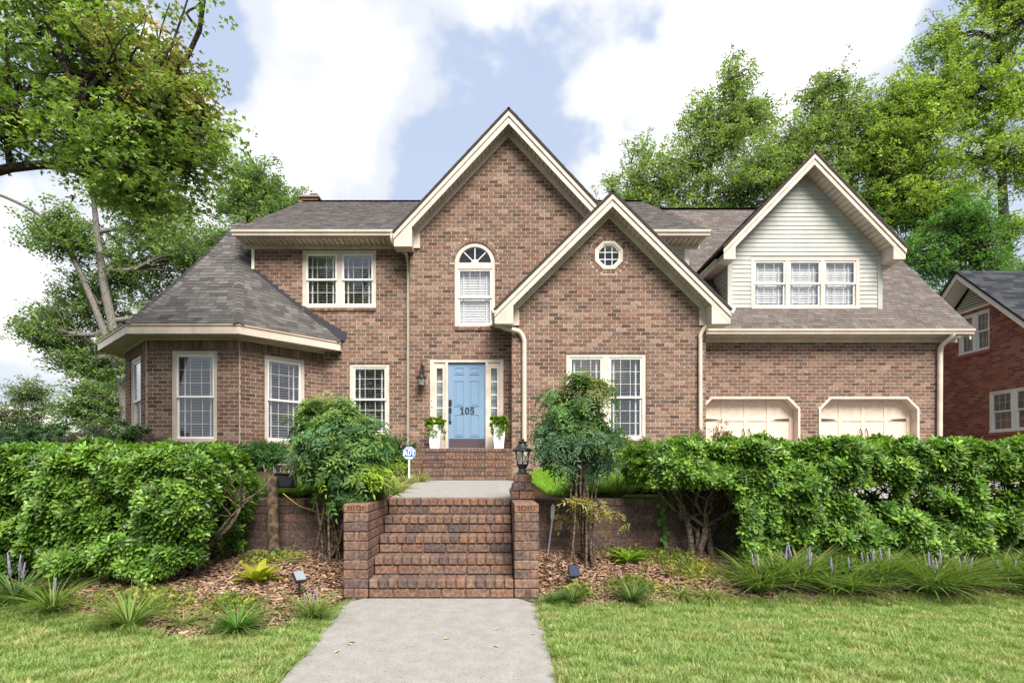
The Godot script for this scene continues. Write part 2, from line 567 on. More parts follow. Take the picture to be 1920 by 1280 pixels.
func along(p: Array, t: float) -> Vector3:
	var f := clampf(t, 0, 1) * (p.size() - 1)
	var i := mini(int(f), p.size() - 2)
	return (p[i] as Vector3).lerp(p[i + 1], f - i)

# Shingles between two edges that run from the eave to the ridge; rows of thin tabs, each row lapping the one below.
func shingles(parent: Node3D, at: Vector3, left: Array, right: Array, palette: Array, row := 0.135, tab := 0.30, singles := 0, called := "roof") -> MeshInstance3D:
	var deck := Mesher.new()
	var m := Mesher.new()
	var steps := left.size() - 1
	for i in steps:
		var nn: Vector3 = ((right[i] - left[i]) as Vector3).cross(left[i + 1] - left[i]).normalized()
		if nn == Vector3.ZERO: nn = Vector3.UP
		var d := nn * -0.05
		var q := [left[i], right[i], right[i + 1], left[i + 1]]
		deck.quad(q[0], q[1], q[2], q[3], Color(0.10, 0.085, 0.075))
		deck.quad(q[3] + d, q[2] + d, q[1] + d, q[0] + d, Color(0.10, 0.085, 0.075))
		deck.quad(q[0] + d, q[0], q[3], q[3] + d, Color(0.10, 0.085, 0.075)); deck.quad(q[1], q[1] + d, q[2] + d, q[2], Color(0.10, 0.085, 0.075))
		if i == 0: deck.quad(q[0] + d, q[1] + d, q[1], q[0], Color(0.10, 0.085, 0.075))
	var roof := put(deck.mesh(), called, M.shingle, parent, at)
	var length := 0.0
	var marks := [0.0]
	for i in 60:
		var a := (along(left, i / 60.0) + along(right, i / 60.0)) / 2; var b := (along(left, (i + 1) / 60.0) + along(right, (i + 1) / 60.0)) / 2
		length += a.distance_to(b); marks.append(length)
	var rows := int(length / row)
	var t_of := func(s: float) -> float:
		for i in 60:
			if marks[i + 1] >= s: return (i + (s - marks[i]) / maxf(marks[i + 1] - marks[i], 1e-6)) / 60.0
		return 1.0
	var made := 0
	for k in rows:
		var t0: float = t_of.call(k * row); var t1: float = t_of.call(minf((k + 1) * row + 0.02, length))
		var a0 := along(left, t0); var b0 := along(right, t0); var a1 := along(left, t1); var b1 := along(right, t1)
		var across := b0 - a0
		var wide := across.length()
		if wide < 0.05: continue
		var ex := across / wide
		var nn := ex.cross(((a1 + b1) - (a0 + b0)).normalized()).normalized()
		var lean := (a1 - a0).dot(ex); var shrink := (b1 - a1).length()
		var x := -rng.randf() * tab
		while x < wide:
			var w := tab * rng.randf_range(0.55, 1.25)
			var l0 := maxf(x + 0.003, 0.0); var r0 := minf(x + w - 0.003, wide)
			var l1 := clampf(l0, lean, lean + shrink); var r1 := clampf(r0, lean, lean + shrink)
			x += w
			if r0 - l0 < 0.02: continue
			var th := 0.006 + rng.randf() * 0.007
			var up := (a1 - a0) - ex * lean
			var p0 := a0 + ex * l0 + nn * th; var p1 := a0 + ex * r0 + nn * th
			var p2 := a0 + up + ex * r1 + nn * 0.003; var p3 := a0 + up + ex * l1 + nn * 0.003
			var col := (palette[rng.randi() % palette.size()] as Color) * rng.randf_range(0.9, 1.1)
			var one := m
			var alone := made < singles and r0 - l0 > tab * 0.5
			if alone: one = Mesher.new()
			one.quad(p0, p1, p2, p3, col)
			one.quad(p0 - nn * th, p1 - nn * th, p1, p0, col)
			one.quad(p0 - nn * th, p0, p3, p3 - nn * 0.003, col); one.quad(p1, p1 - nn * th, p2 - nn * 0.003, p2, col)
			if alone:
				made += 1
				put(one.mesh(), "shingle", M.shingle, roof)
	if m.v.size():
		put(m.mesh(), "shingles", M.shingle, roof).set_meta("kind", "stuff")
	return roof

func caps(parent: Node3D, path: Array, palette: Array, wide := 0.13, step := 0.14) -> void:   # folded cap shingles along a hip or ridge
	var m := Mesher.new()
	var length := 0.0
	for i in path.size() - 1: length += path[i].distance_to(path[i + 1])
	var count := int(length / step)
	for i in count:
		var a := along(path, float(i) / count); var b := along(path, minf(1.0, (i + 1.25) / count))
		var d := (b - a).normalized()
		var side := d.cross(Vector3.UP).normalized()
		var up := side.cross(d).normalized()
		var col := (palette[rng.randi() % palette.size()] as Color) * rng.randf_range(0.95, 1.15)
		var la := a - side * wide - up * (wide * 0.35 - 0.022); var ra := a + side * wide - up * (wide * 0.35 - 0.022)
		var lb := b - side * wide - up * (wide * 0.35 - 0.01); var rb := b + side * wide - up * (wide * 0.35 - 0.01)
		var ta := a + up * 0.03; var tb := b + up * 0.014
		m.quad(la, ta, tb, lb, col); m.quad(ta, ra, rb, tb, col)
		m.quad(la - up * 0.014, ta - up * 0.014, ta, la, col); m.quad(ta - up * 0.014, ra - up * 0.014, ra, ta, col)
	put(m.mesh(), "cap_shingles", M.shingle, parent).set_meta("kind", "stuff")

# Gable front: rake boards, slatted soffit, frieze and boxed returns. z is the plane of the rake, zw that of the wall.
func gable(cx: float, ya: float, p: float, half: float, z: float, zw: float, t: float, frieze: float, foot: float, zback: float, palette: Array, box_w := 0.42, extra := 0.0) -> void:
	for s: float in [-1.0, 1.0]:
		var poly := func(h0: float, h1: float, top: float, bot: float) -> PackedVector2Array:
			return PackedVector2Array([Vector2(cx + s * h0, ya - p * h0 - top), Vector2(cx + s * h1, ya - p * h1 - top), Vector2(cx + s * h1, ya - p * h1 - bot), Vector2(cx + s * h0, ya - p * h0 - bot)])
		var m := Mesher.new()
		m.prism(poly.call(0.0, half, 0.0, t), z - 0.03, z)
		m.prism(poly.call(0.0, half + 0.01, -0.012, t * 0.42), z, z + 0.028)
		inhouse(m, "rake_board", M.trim)
		# boxed return at the foot of the rake
		var yb := ya - p * half - t - extra
		var bx := Mesher.new()
		bx.prism(PackedVector2Array([Vector2(cx + s * half, ya - p * half - t * 0.5), Vector2(cx + s * half, yb), Vector2(cx + s * (half - box_w), yb), Vector2(cx + s * (half - box_w), ya - p * (half - box_w) - t * 0.5)]), zw + 0.005, z - 0.004)
		inhouse(bx, "eave_return", M.trim)
		# soffit slats between rake and wall
		var sd := Mesher.new()
		sd.prism(poly.call(0.0, half, t * 0.62, t * 0.72), zw, z - 0.032)
		var soffit := inhouse(sd, "soffit", M.trim)
		var slope := sqrt(1 + p * p)
		var run := (half - box_w) / 1.0
		var count := int(run * slope / 0.135)
		var sm := Mesher.new()
		sm.box(Vector3(-0.057, -0.022, zw), Vector3(0.057, 0.0, z - 0.034))
		var slat := sm.mesh()
		for i in count:
			var hh := (i + 0.5) * run / count
			var o := put(slat, "slat", M.trim, soffit)
			o.transform = Transform3D(Basis(Vector3(0, 0, 1), -s * atan(p)), Vector3(cx + s * hh, ya - p * hh - t * 0.72 - 0.004, 0))
		# frieze board on the wall and its foot
		var f := Mesher.new()
		var h2 := half - box_w + 0.02
		f.prism(poly.call(0.0, h2, t * 0.74, t * 0.74 + frieze), zw + 0.002, zw + 0.035)
		if foot > 0.0:
			f.prism(rect(cx + s * h2 - (0.17 if s > 0 else 0.0), ya - p * h2 - t * 0.74 - frieze - foot, cx + s * h2 + (0.17 if s < 0 else 0.0), ya - p * h2 - t * 0.74 - 0.05), zw + 0.003, zw + 0.037)
		inhouse(f, "frieze_board", M.trim)
		# roof slope
		var e0 := Vector3(cx + s * (half + 0.03), ya - p * (half + 0.03) + 0.075, z + 0.045); var e1 := Vector3(e0.x, e0.y, zback)
		var r0 := Vector3(cx, ya + 0.075, z + 0.045); var r1 := Vector3(cx, r0.y, zback)
		if s < 0: shingles(house, -house.position, [e1, r1], [e0, r0], palette, 0.16, 0.4)
		else: shingles(house, -house.position, [e0, r0], [e1, r1], palette, 0.16, 0.4)

# ---------- windows ----------

func window(parent: Node3D, at: Vector3, xf: Transform3D, x0: float, y0: float, x1: float, y1: float, units: int, cols: int, rows: int, tilt: float, casing := 0.085, sill_brick := true, trim: Material = null, mullion := 0.13, room := true, lower_bars := true, blinds := true) -> Node3D:
	var w := Node3D.new()
	w.name = "window"
	parent.add_child(w, true)
	w.transform = Transform3D(Basis.IDENTITY, at) * xf
	if trim == null: trim = M.trim
	var f := Mesher.new()
	var zf := -0.028
	f.box(Vector3(x0, y0, -0.13), Vector3(x0 + casing, y1, zf)); f.box(Vector3(x1 - casing, y0, -0.13), Vector3(x1, y1, zf))
	f.box(Vector3(x0 + casing, y1 - casing, -0.13), Vector3(x1 - casing, y1, zf)); f.box(Vector3(x0 + casing, y0, -0.13), Vector3(x1 - casing, y0 + casing, zf))
	f.box(Vector3(x0 - 0.0, y0 + 0.004, zf), Vector3(x1 + 0.0, y0 + 0.055, zf + 0.02))
	var ix0 := x0 + casing; var ix1 := x1 - casing; var iy0 := y0 + casing; var iy1 := y1 - casing
	var uw := (ix1 - ix0 - mullion * (units - 1)) / units
	for u in units - 1:
		var mx := ix0 + (u + 1) * uw + u * mullion
		f.box(Vector3(mx, iy0, -0.13), Vector3(mx + mullion, iy1, zf - 0.004))
	put(f.mesh(), "frame", trim, w)
	var split := (iy0 + iy1) / 2
	for u in units:
		var a := ix0 + u * (uw + mullion); var b := a + uw
		for part in 2:
			var ya := iy0 if part == 0 else split - 0.02
			var yb := split + 0.02 if part == 0 else iy1
			var zs := -0.085 if part == 0 else -0.05
			var r := 0.042
			var s := Mesher.new()
			s.box(Vector3(a, ya, zs - 0.035), Vector3(a + r, yb, zs)); s.box(Vector3(b - r, ya, zs - 0.035), Vector3(b, yb, zs))
			s.box(Vector3(a + r, ya, zs - 0.035), Vector3(b - r, ya + r, zs)); s.box(Vector3(a + r, yb - r, zs - 0.035), Vector3(b - r, yb, zs))
			put(s.mesh(), "sash", M.white_sash, w)
			var g := Mesher.new()
			g.box(Vector3(a + r, ya + r, zs - 0.021), Vector3(b - r, yb - r, zs - 0.017)); g.box(Vector3(a + r, ya + r, zs - 0.033), Vector3(b - r, yb - r, zs - 0.029))
			put(g.mesh(), "pane", M.glass, w)
			if cols > 1 and (part == 1 or lower_bars):
				for i in range(1, cols):
					var bx := a + r + (b - a - 2 * r) * i / cols
					var q := Mesher.new()
					q.box(Vector3(bx - 0.006, ya + r, zs - 0.0285), Vector3(bx + 0.006, yb - r, zs - 0.0215))
					put(q.mesh(), "muntin", M.muntin, w)
				for i in range(1, rows):
					var by := ya + r + (yb - ya - 2 * r) * i / rows
					var q := Mesher.new()
					q.box(Vector3(a + r, by - 0.006, zs - 0.028), Vector3(b - r, by + 0.006, zs - 0.022))
					put(q.mesh(), "muntin", M.muntin, w)
		if blinds:
			var bl := Mesher.new()
			var y := iy0 + 0.02
			var ct := cos(tilt) * 0.034; var st := sin(tilt) * 0.034
			while y < iy1 - 0.05:
				var zc := -0.185
				var p := [Vector3(a + 0.01, y - st, zc + ct), Vector3(b - 0.01, y - st, zc + ct), Vector3(b - 0.01, y + st, zc - ct), Vector3(a + 0.01, y + st, zc - ct)]
				bl.quad(p[0], p[1], p[2], p[3], Color.WHITE)
				var dn := Vector3(0, -0.003, -0.001)
				bl.quad(p[3] + dn, p[2] + dn, p[1] + dn, p[0] + dn, Color.WHITE); bl.quad(p[0] + dn, p[1] + dn, p[1], p[0], Color.WHITE)
				y += 0.062
			bl.box(Vector3(a + 0.01, iy1 - 0.06, -0.215), Vector3(b - 0.01, iy1 - 0.005, -0.155))
			for tx: float in [a + uw * 0.16, b - uw * 0.16]:
				bl.box(Vector3(tx - 0.018, iy0 + 0.01, -0.157), Vector3(tx + 0.018, iy1 - 0.05, -0.154))
			put(bl.mesh(), "blind", M.blind, w).set_meta("kind", "stuff")
	if room:
		var d := Mesher.new()
		var p := Vector3(x0 - 0.5, y0 - 0.4, -3.2); var q := Vector3(x1 + 0.3, y1 + 0.1, -0.145)
		var k := [Vector3(p.x, p.y, p.z), Vector3(q.x, p.y, p.z), Vector3(q.x, q.y, p.z), Vector3(p.x, q.y, p.z), Vector3(p.x, p.y, q.z), Vector3(q.x, p.y, q.z), Vector3(q.x, q.y, q.z), Vector3(p.x, q.y, q.z)]
		d.quad(k[0], k[1], k[2], k[3], Color.WHITE); d.quad(k[0], k[3], k[7], k[4], Color.WHITE); d.quad(k[1], k[5], k[6], k[2], Color.WHITE); d.quad(k[3], k[2], k[6], k[7], Color.WHITE); d.quad(k[0], k[4], k[5], k[1], Color.WHITE)
		put(d.mesh(), "room_lining", M.room, w)
	if sill_brick:
		header_row(w, Transform3D.IDENTITY, x0, x1, y0 - 0.075, y0 - 0.003, -0.12, 0.03, BRICKS, M.brick)
	return w

func pipe(called: String, pts: Array, w: float, mat: Material, squash := 1.35) -> void:   # a bent downspout
	var c := Curve3D.new()
	for i in pts.size():
		var t := Vector3.ZERO
		if i > 0 and i < pts.size() - 1: t = ((pts[i + 1] as Vector3) - pts[i - 1]).normalized() * 0.06
		c.add_point(pts[i], -t, t)
	c.bake_interval = 0.06
	var path := c.get_baked_points()
	var rr := PackedFloat32Array(); rr.resize(path.size()); rr.fill(w / 2)
	var m := Mesher.new()
	m.tube(path, rr, 10, Color.WHITE, squash)
	inhouse(m, called, mat)

func gutter(x0: float, x1: float, y: float, z: float) -> void:   # moulded box gutter, y its top, z its back
	var m := Mesher.new()
	var pr := PackedVector2Array([Vector2(0, 0), Vector2(0, -0.125), Vector2(0.07, -0.125), Vector2(0.075, -0.085), Vector2(0.105, -0.05), Vector2(0.11, 0), Vector2(0.10, 0.0), Vector2(0.095, -0.02), Vector2(0.01, -0.02), Vector2(0.008, 0)])
	m.prism(pr, x0, x1, Color.WHITE, Transform3D(Basis(Vector3(0, 0, 1), Vector3(0, 1, 0), Vector3(-1, 0, 0)), Vector3(0, y, z)) if false else Transform3D(Basis(Vector3(0, 0, 1), Vector3(0, 1, 0), Vector3(1, 0, 0)), Vector3(0, y, z)))
	inhouse(m, "gutter", M.trim)

func eave(x0: float, x1: float, ytop: float, z: float, zw: float, ysoff: float, frieze: float) -> void:   # fascia, slatted soffit and frieze of a level eave
	var m := Mesher.new()
	m.box(Vector3(x0, ysoff, z - 0.03), Vector3(x1, ytop, z))
	inhouse(m, "fascia", M.trim)
	var s := Mesher.new()
	s.box(Vector3(x0, ysoff + 0.016, zw + 0.002), Vector3(x1, ysoff + 0.03, z - 0.03))
	var soffit := inhouse(s, "soffit", M.trim)
	var w := 0.125
	var count := int((x1 - x0) / w)
	var sm := Mesher.new()
	sm.box(Vector3(-w / 2 + 0.012, -0.012, zw + 0.004), Vector3(w / 2 - 0.012, 0.014, z - 0.032))
	var slat := sm.mesh()
	for i in count:
		put(slat, "slat", M.trim, soffit, Vector3(x0 + (i + 0.5) * (x1 - x0) / count, ysoff, 0))
	var f := Mesher.new()
	f.box(Vector3(x0, ysoff - frieze, zw + 0.002), Vector3(x1, ysoff - 0.002, zw + 0.03))
	inhouse(f, "frieze_board", M.trim)

func flat(z: float) -> Transform3D:
	return Transform3D(Basis.IDENTITY, Vector3(0, 0, z))

func build_house() -> void:
	house = thing("brick_house", Vector3(0, 1.0, -13.4), "two-storey brown brick house with cream gables, blue door and turret bay", "house")
	var hp := -house.position
	var none := Rect2()
	var y0 := 0.97
	# --- left wing wall
	var zl := -13.7
	var up_left := rect(-4.729, 5.188, -2.898, 6.624)
	var low_left := rect(-3.557, 2.053, -2.569, 3.818)
	brick_wall(house, hp, flat(zl), rect(-5.93, y0, -2.03, 6.68), [up_left, low_left], [], none, BRICKS, M.mortar, y0)
	window(house, hp, flat(zl), up_left[0].x, up_left[0].y, up_left[2].x, up_left[2].y, 2, 3, 2, 0.25)
	window(house, hp, flat(zl), low_left[0].x, low_left[0].y, low_left[2].x, low_left[2].y, 1, 3, 3, 0.15)
	var cb := Mesher.new()
	cb.box(Vector3(-5.97, 4.2, zl - 0.12), Vector3(-5.90, 6.65, zl + 0.03))
	inhouse(cb, "corner_board", M.white_trim)
	# --- centre gable wall
	var zc := -13.4
	var door_hole := rect(-1.534, 1.675, 0.245, 3.865)
	var arch_c := Vector2(-0.446, 6.20)
	var ar := 0.485
	var arch := PackedVector2Array([Vector2(arch_c.x - ar, 4.63), Vector2(arch_c.x + ar, 4.63)])
	var arch_ring := PackedVector2Array([Vector2(arch_c.x - ar, 4.63), Vector2(arch_c.x + ar, 4.63), Vector2(arch_c.x + ar, 6.2)])
	for i in 19:
		var a := PI * i / 18.0
		arch.append(arch_c + Vector2(cos(a), sin(a)) * ar); arch_ring.append(arch_c + Vector2(cos(a), sin(a)) * (ar + 0.105))
	arch_ring.append(Vector2(arch_c.x - ar, 6.2))
	var cgx := 0.36
	var ctop := PackedVector2Array([Vector2(-2.02, y0), Vector2(2.74, y0), Vector2(2.74, 6.7), Vector2(cgx, 9.24), Vector2(-2.02, 6.7)])
	var cw := brick_wall(house, hp, flat(zc), ctop, [door_hole, arch], [arch_ring], none, BRICKS, M.mortar, y0)
	for i in 20:   # brick ring over the arched window
		var a := PI * (i + 0.5) / 20.0
		var o := put(brick_mesh(Vector3(0.076, 0.098, 0.1), rng.randi() % BRICKS.size(), BRICKS, 0.004), "brick", M.brick, cw)
		o.transform = Transform3D(Basis(Vector3(0, 0, 1), a - PI / 2), Vector3(arch_c.x + cos(a) * (ar + 0.053), arch_c.y + sin(a) * (ar + 0.053), zc + 0.002))
	var side := Mesher.new()   # return wall at the gable's left corner
	side.box(Vector3(-2.02, y0, zl + 0.01), Vector3(-1.90, 6.68, zc - 0.142))
	inhouse(side, "return_wall", M.mortar)
	arch_window(arch_c, ar, 4.63, zc)
	front_door(zc)
	gable(cgx, 9.62, 1.07, 2.70, -13.03, zc, 0.29, 0.19, 0.22, -17.6, SHINGLES)
	# --- front gable
	var zf := -12.9
	var fgx := 2.69
	var fw := rect(1.699, 1.867, 3.560, 3.901)
	var oc := Vector2(fgx, 6.18)
	var octo := PackedVector2Array(); var octo_ring := PackedVector2Array()
	for i in 8:
		var a := TAU * (i + 0.5) / 8
		octo.append(oc + Vector2(cos(a), sin(a)) * 0.355); octo_ring.append(oc + Vector2(cos(a), sin(a)) * 0.465)
	var ftop := PackedVector2Array([Vector2(0.43, y0), Vector2(4.95, y0), Vector2(4.95, 4.85), Vector2(fgx, 7.08), Vector2(0.43, 4.85)])
	var gw := brick_wall(house, hp, flat(zf), ftop, [fw, octo], [octo_ring], none, BRICKS, M.mortar, y0, 0.05)
	for i in 8:
		var a := TAU * i / 8
		for k: float in [-1.0, 0.0, 1.0]:
			var o := put(brick_mesh(Vector3(0.094, 0.095, 0.1), rng.randi() % BRICKS.size(), BRICKS, 0.004), "brick", M.brick, gw)
			var mid := oc + Vector2(cos(a), sin(a)) * 0.380 + Vector2(-sin(a), cos(a)) * k * 0.102
			o.transform = Transform3D(Basis(Vector3(0, 0, 1), a - PI / 2), Vector3(mid.x, mid.y, zf + 0.002 + 0.0005 * k))
	for sx: float in [0.43, 4.81]:
		var m := Mesher.new()
		m.box(Vector3(sx + 0.006, y0, -14.4 if sx > 1 else zc + 0.01), Vector3(sx + 0.134, 4.8, zf - 0.142))
		inhouse(m, "return_wall", M.mortar)
	for row in int((4.85 - y0) / BH):   # quoin bricks on the return beside the door
		for k in 2:
			var x := Mesher.new()
			x.box(Vector3(0.4305, y0 + row * BH + 0.005, zf - 0.16 - k * 0.2255 - (0.11 if row % 2 else 0.0)), Vector3(0.52, y0 + (row + 1) * BH - 0.005, zf - 0.15 - k * 0.2255 + 0.05 - (0.0 if row % 2 else 0.0)), BRICKS[(row * 5 + k * 3) % BRICKS.size()])
			put(x.mesh(), "brick", M.brick, gw)
	window(house, hp, flat(zf), fw[0].x, fw[0].y, fw[2].x, fw[2].y, 2, 3, 3, 0.1, 0.085, true, null, 0.16)
	octagon_window(oc, zf)
	gable(fgx, 7.40, 0.995, 2.66, -12.5, zf, 0.27, 0.17, 0.24, -15.6, SHINGLES, 0.42)
	# --- garage wing
	var zg := -14.3
	var doors := [[5.32, 7.91], [8.39, 10.98]]
	var holes := []
	var solid := []
	for d in doors:
		var c := 0.30
		var h := PackedVector2Array([Vector2(d[0], 1.0), Vector2(d[1], 1.0), Vector2(d[1], 3.07 - c), Vector2(d[1] - c, 3.07), Vector2(d[0] + c, 3.07), Vector2(d[0], 3.07 - c)])
		holes.append(h); solid.append(grown(h, 0.004))
	brick_wall(house, hp, flat(zg), rect(4.96, y0, 11.44, 4.50), holes, solid, none, BRICKS, M.mortar, y0, 0.1)
	for d in doors: garage_door(d[0], d[1], 1.0, 3.07, zg)
	var gs := Mesher.new()
	gs.box(Vector3(11.30, y0, -22.0), Vector3(11.435, 4.6, zg - 0.142))
	gs.prism(PackedVector2Array([Vector2(-22.0, 4.6), Vector2(zg - 0.2, 4.6), Vector2(-18.84, 9.8)]), 11.30, 11.43, Color.WHITE, Transform3D(Basis(Vector3(0, 0, 1), Vector3(0, 1, 0), Vector3(1, 0, 0)), Vector3.ZERO))
	inhouse(gs, "side_wall", M.mortar)
	eave(4.96, 11.95, 4.68, -13.93, zg, 4.60, 0.13)
	gutter(5.05, 12.03, 4.71, -13.928)
	var rl := Vector3(4.6, 4.72, -13.86)
	var garage_roof := shingles(house, hp, [rl, Vector3(4.6, 10.04, -18.84)], [Vector3(12.03, 4.72, -13.86), Vector3(12.03, 10.04, -18.84)], WARM_SHINGLES, 0.125, 0.21)
	shingles(house, hp, [Vector3(12.03, 4.72, -23.8), Vector3(12.03, 10.04, -18.84)], [Vector3(4.6, 4.72, -23.8), Vector3(4.6, 10.04, -18.84)], WARM_SHINGLES, 0.3, 0.6)
	caps(garage_roof, [Vector3(4.6, 10.06, -18.84), Vector3(12.03, 10.06, -18.84)], SHINGLES, 0.12, 0.2)
	var rb := Mesher.new()
	for s in 2:
		var za := -13.9 if s == 0 else -23.8
		rb.prism(PackedVector2Array([Vector2(za, 4.66), Vector2(-18.84, 9.98), Vector2(-18.84, 9.78), Vector2(za, 4.46)]), 11.95, 11.99, Color.WHITE, Transform3D(Basis(Vector3(0, 0, 1), Vector3(0, 1, 0), Vector3(1, 0, 0)), Vector3.ZERO))
	inhouse(rb, "rake_board", M.trim)
	dormer()
	# --- main roof
	var mr := shingles(house, hp, [Vector3(-6.22, 6.90, -13.2), Vector3(-6.35, 10.1, -18.44)], [Vector3(-2.30, 6.90, -13.2), Vector3(-2.30, 10.1, -18.44)], SHINGLES, 0.125, 0.21)
	shingles(house, hp, [Vector3(3.2, 6.90, -13.2), Vector3(3.2, 10.1, -18.44)], [Vector3(5.16, 6.90, -13.2), Vector3(4.95, 10.1, -18.44)], SHINGLES, 0.125, 0.21)
	shingles(house, hp, [Vector3(-2.3, 7.205, -13.7), Vector3(-2.3, 10.1, -18.44)], [Vector3(3.2, 7.205, -13.7), Vector3(3.2, 10.1, -18.44)], SHINGLES, 0.3, 0.6)
	shingles(house, hp, [Vector3(5.16, 6.90, -23.7), Vector3(4.95, 10.1, -18.44)], [Vector3(-6.22, 6.90, -23.7), Vector3(-6.35, 10.1, -18.44)], SHINGLES, 0.3, 0.6)
	caps(mr, [Vector3(-6.35, 10.12, -18.44), Vector3(4.95, 10.12, -18.44)], SHINGLES, 0.12, 0.2)
	eave(-6.17, -2.36, 6.86, -13.25, zl, 6.745, 0.11)
	gutter(-6.22, -2.38, 6.885, -13.248)
	eave(3.3, 5.1, 6.86, -13.25, zl, 6.745, 0.11)
	gutter(3.3, 5.16, 6.885, -13.248)
	var mw := Mesher.new()   # upper wall of the main block behind the front gable, clad in siding
	mw.box(Vector3(2.7, 4.5, zl - 0.1), Vector3(4.82, 6.745, zl), Color(0.8, 0.8, 0.8))
	mw.box(Vector3(4.70, 4.5, -23.2), Vector3(4.82, 6.745, zl - 0.11)); mw.box(Vector3(-5.95, 1.0, -23.2), Vector3(-5.83, 6.745, zl - 0.141)); mw.box(Vector3(-5.95, 1.0, -23.3), Vector3(11.4, 6.7, -23.2))
	for sx: float in [4.70, -5.95]:
		mw.prism(PackedVector2Array([Vector2(-23.2, 6.745), Vector2(-13.9, 6.745), Vector2(-18.44, 9.95)]), sx, sx + 0.12, Color.WHITE, Transform3D(Basis(Vector3(0, 0, 1), Vector3(0, 1, 0), Vector3(1, 0, 0)), Vector3.ZERO))
	var upper := inhouse(mw, "upper_wall", M.siding)
	for i in 20:
		var b := Mesher.new()
		clap(b, 2.75, 4.72, 4.6 + i * 0.105, zl, 0.105)
		put(b.mesh(), "siding_board", M.siding, upper)
	var cbr := Mesher.new()
	cbr.box(Vector3(4.72, 4.6, zl), Vector3(4.83, 6.63, zl + 0.028))
	inhouse(cbr, "corner_board", M.white_trim)
	var ch := Mesher.new()
	ch.box(Vector3(-6.75, 8.6, -20.0), Vector3(-6.15, 10.72, -19.4), Color(0.24, 0.12, 0.08))
	ch.box(Vector3(-6.80, 10.72, -20.05), Vector3(-6.10, 10.78, -19.35), Color(0.35, 0.30, 0.26)); ch.box(Vector3(-6.45, 10.78, -19.9), Vector3(-6.2, 10.9, -19.5), Color(0.05, 0.05, 0.05))
	inhouse(ch, "chimney", M.brick)
	bay()
	# --- downspouts
	pipe("downspout", [Vector3(-2.42, 6.79, -13.18), Vector3(-2.40, 6.60, -13.20), Vector3(-2.12, 6.42, -13.42), Vector3(-2.085, 6.2, -13.60), Vector3(-2.085, 1.2, -13.60)], 0.08, M.trim, 1.0)
	pipe("downspout", [Vector3(0.012, 4.83, -12.55), Vector3(0.036, 4.589, -12.62), Vector3(0.281, 4.445, -12.75), Vector3(0.604, 4.377, -12.83), Vector3(0.716, 4.158, -12.84), Vector3(0.716, 1.2, -12.84)], 0.085, M.trim)
	pipe("downspout", [Vector3(5.310, 4.83, -12.55), Vector3(5.307, 4.614, -12.62), Vector3(5.153, 4.531, -12.75), Vector3(4.918, 4.488, -12.83), Vector3(4.799, 4.281, -12.84), Vector3(4.803, 1.2, -12.84)], 0.085, M.trim)
	pipe("downspout", [Vector3(11.521, 4.62, -13.88), Vector3(11.508, 4.512, -13.92), Vector3(11.429, 4.342, -14.12), Vector3(11.474, 4.182, -14.23), Vector3(11.460, 1.1, -14.23)], 0.10, M.trim)
	for g in [[0.060, -1.0], [5.337, 1.0]]:   # side gutters of the front gable, seen end on
		var m := Mesher.new()
		m.prism(PackedVector2Array([Vector2(0, 0), Vector2(0, -0.125), Vector2(g[1] * 0.07, -0.125), Vector2(g[1] * 0.105, -0.05), Vector2(g[1] * 0.11, 0)]), -13.35, -12.46, Color.WHITE, Transform3D(Basis.IDENTITY, Vector3(g[0], 4.84, 0)))
		inhouse(m, "gutter", M.trim)
	var fl := Mesher.new()   # floodlight under the garage eave corner
	fl.lathe(PackedVector2Array([Vector2(0.03, -0.10), Vector2(0.07, -0.08), Vector2(0.075, -0.03), Vector2(0.04, 0.0)]), Vector3(11.737, 4.60, -14.0), 12)
	inhouse(fl, "eave_lamp", M.white_trim)

func clap(m: Mesher, x0: float, x1: float, y: float, z: float, hgt: float, x0t := 1e9, x1t := 1e9) -> void:   # one lapped siding board
	if x0t > 1e8: x0t = x0; x1t = x1
	var a := Vector3(x0, y, z + 0.022); var b := Vector3(x1, y, z + 0.022); var d := Vector3(x1t, y + hgt + 0.004, z + 0.006); var e := Vector3(x0t, y + hgt + 0.004, z + 0.006)
	m.quad(a, b, d, e, Color.WHITE)
	m.quad(Vector3(x0, y, z + 0.002), Vector3(x1, y, z + 0.002), b, a, Color.WHITE)
	m.quad(Vector3(x0, y, z), a, e, Vector3(x0t, y + hgt, z), Color.WHITE); m.quad(b, Vector3(x1, y, z), Vector3(x1t, y + hgt, z), d, Color.WHITE)

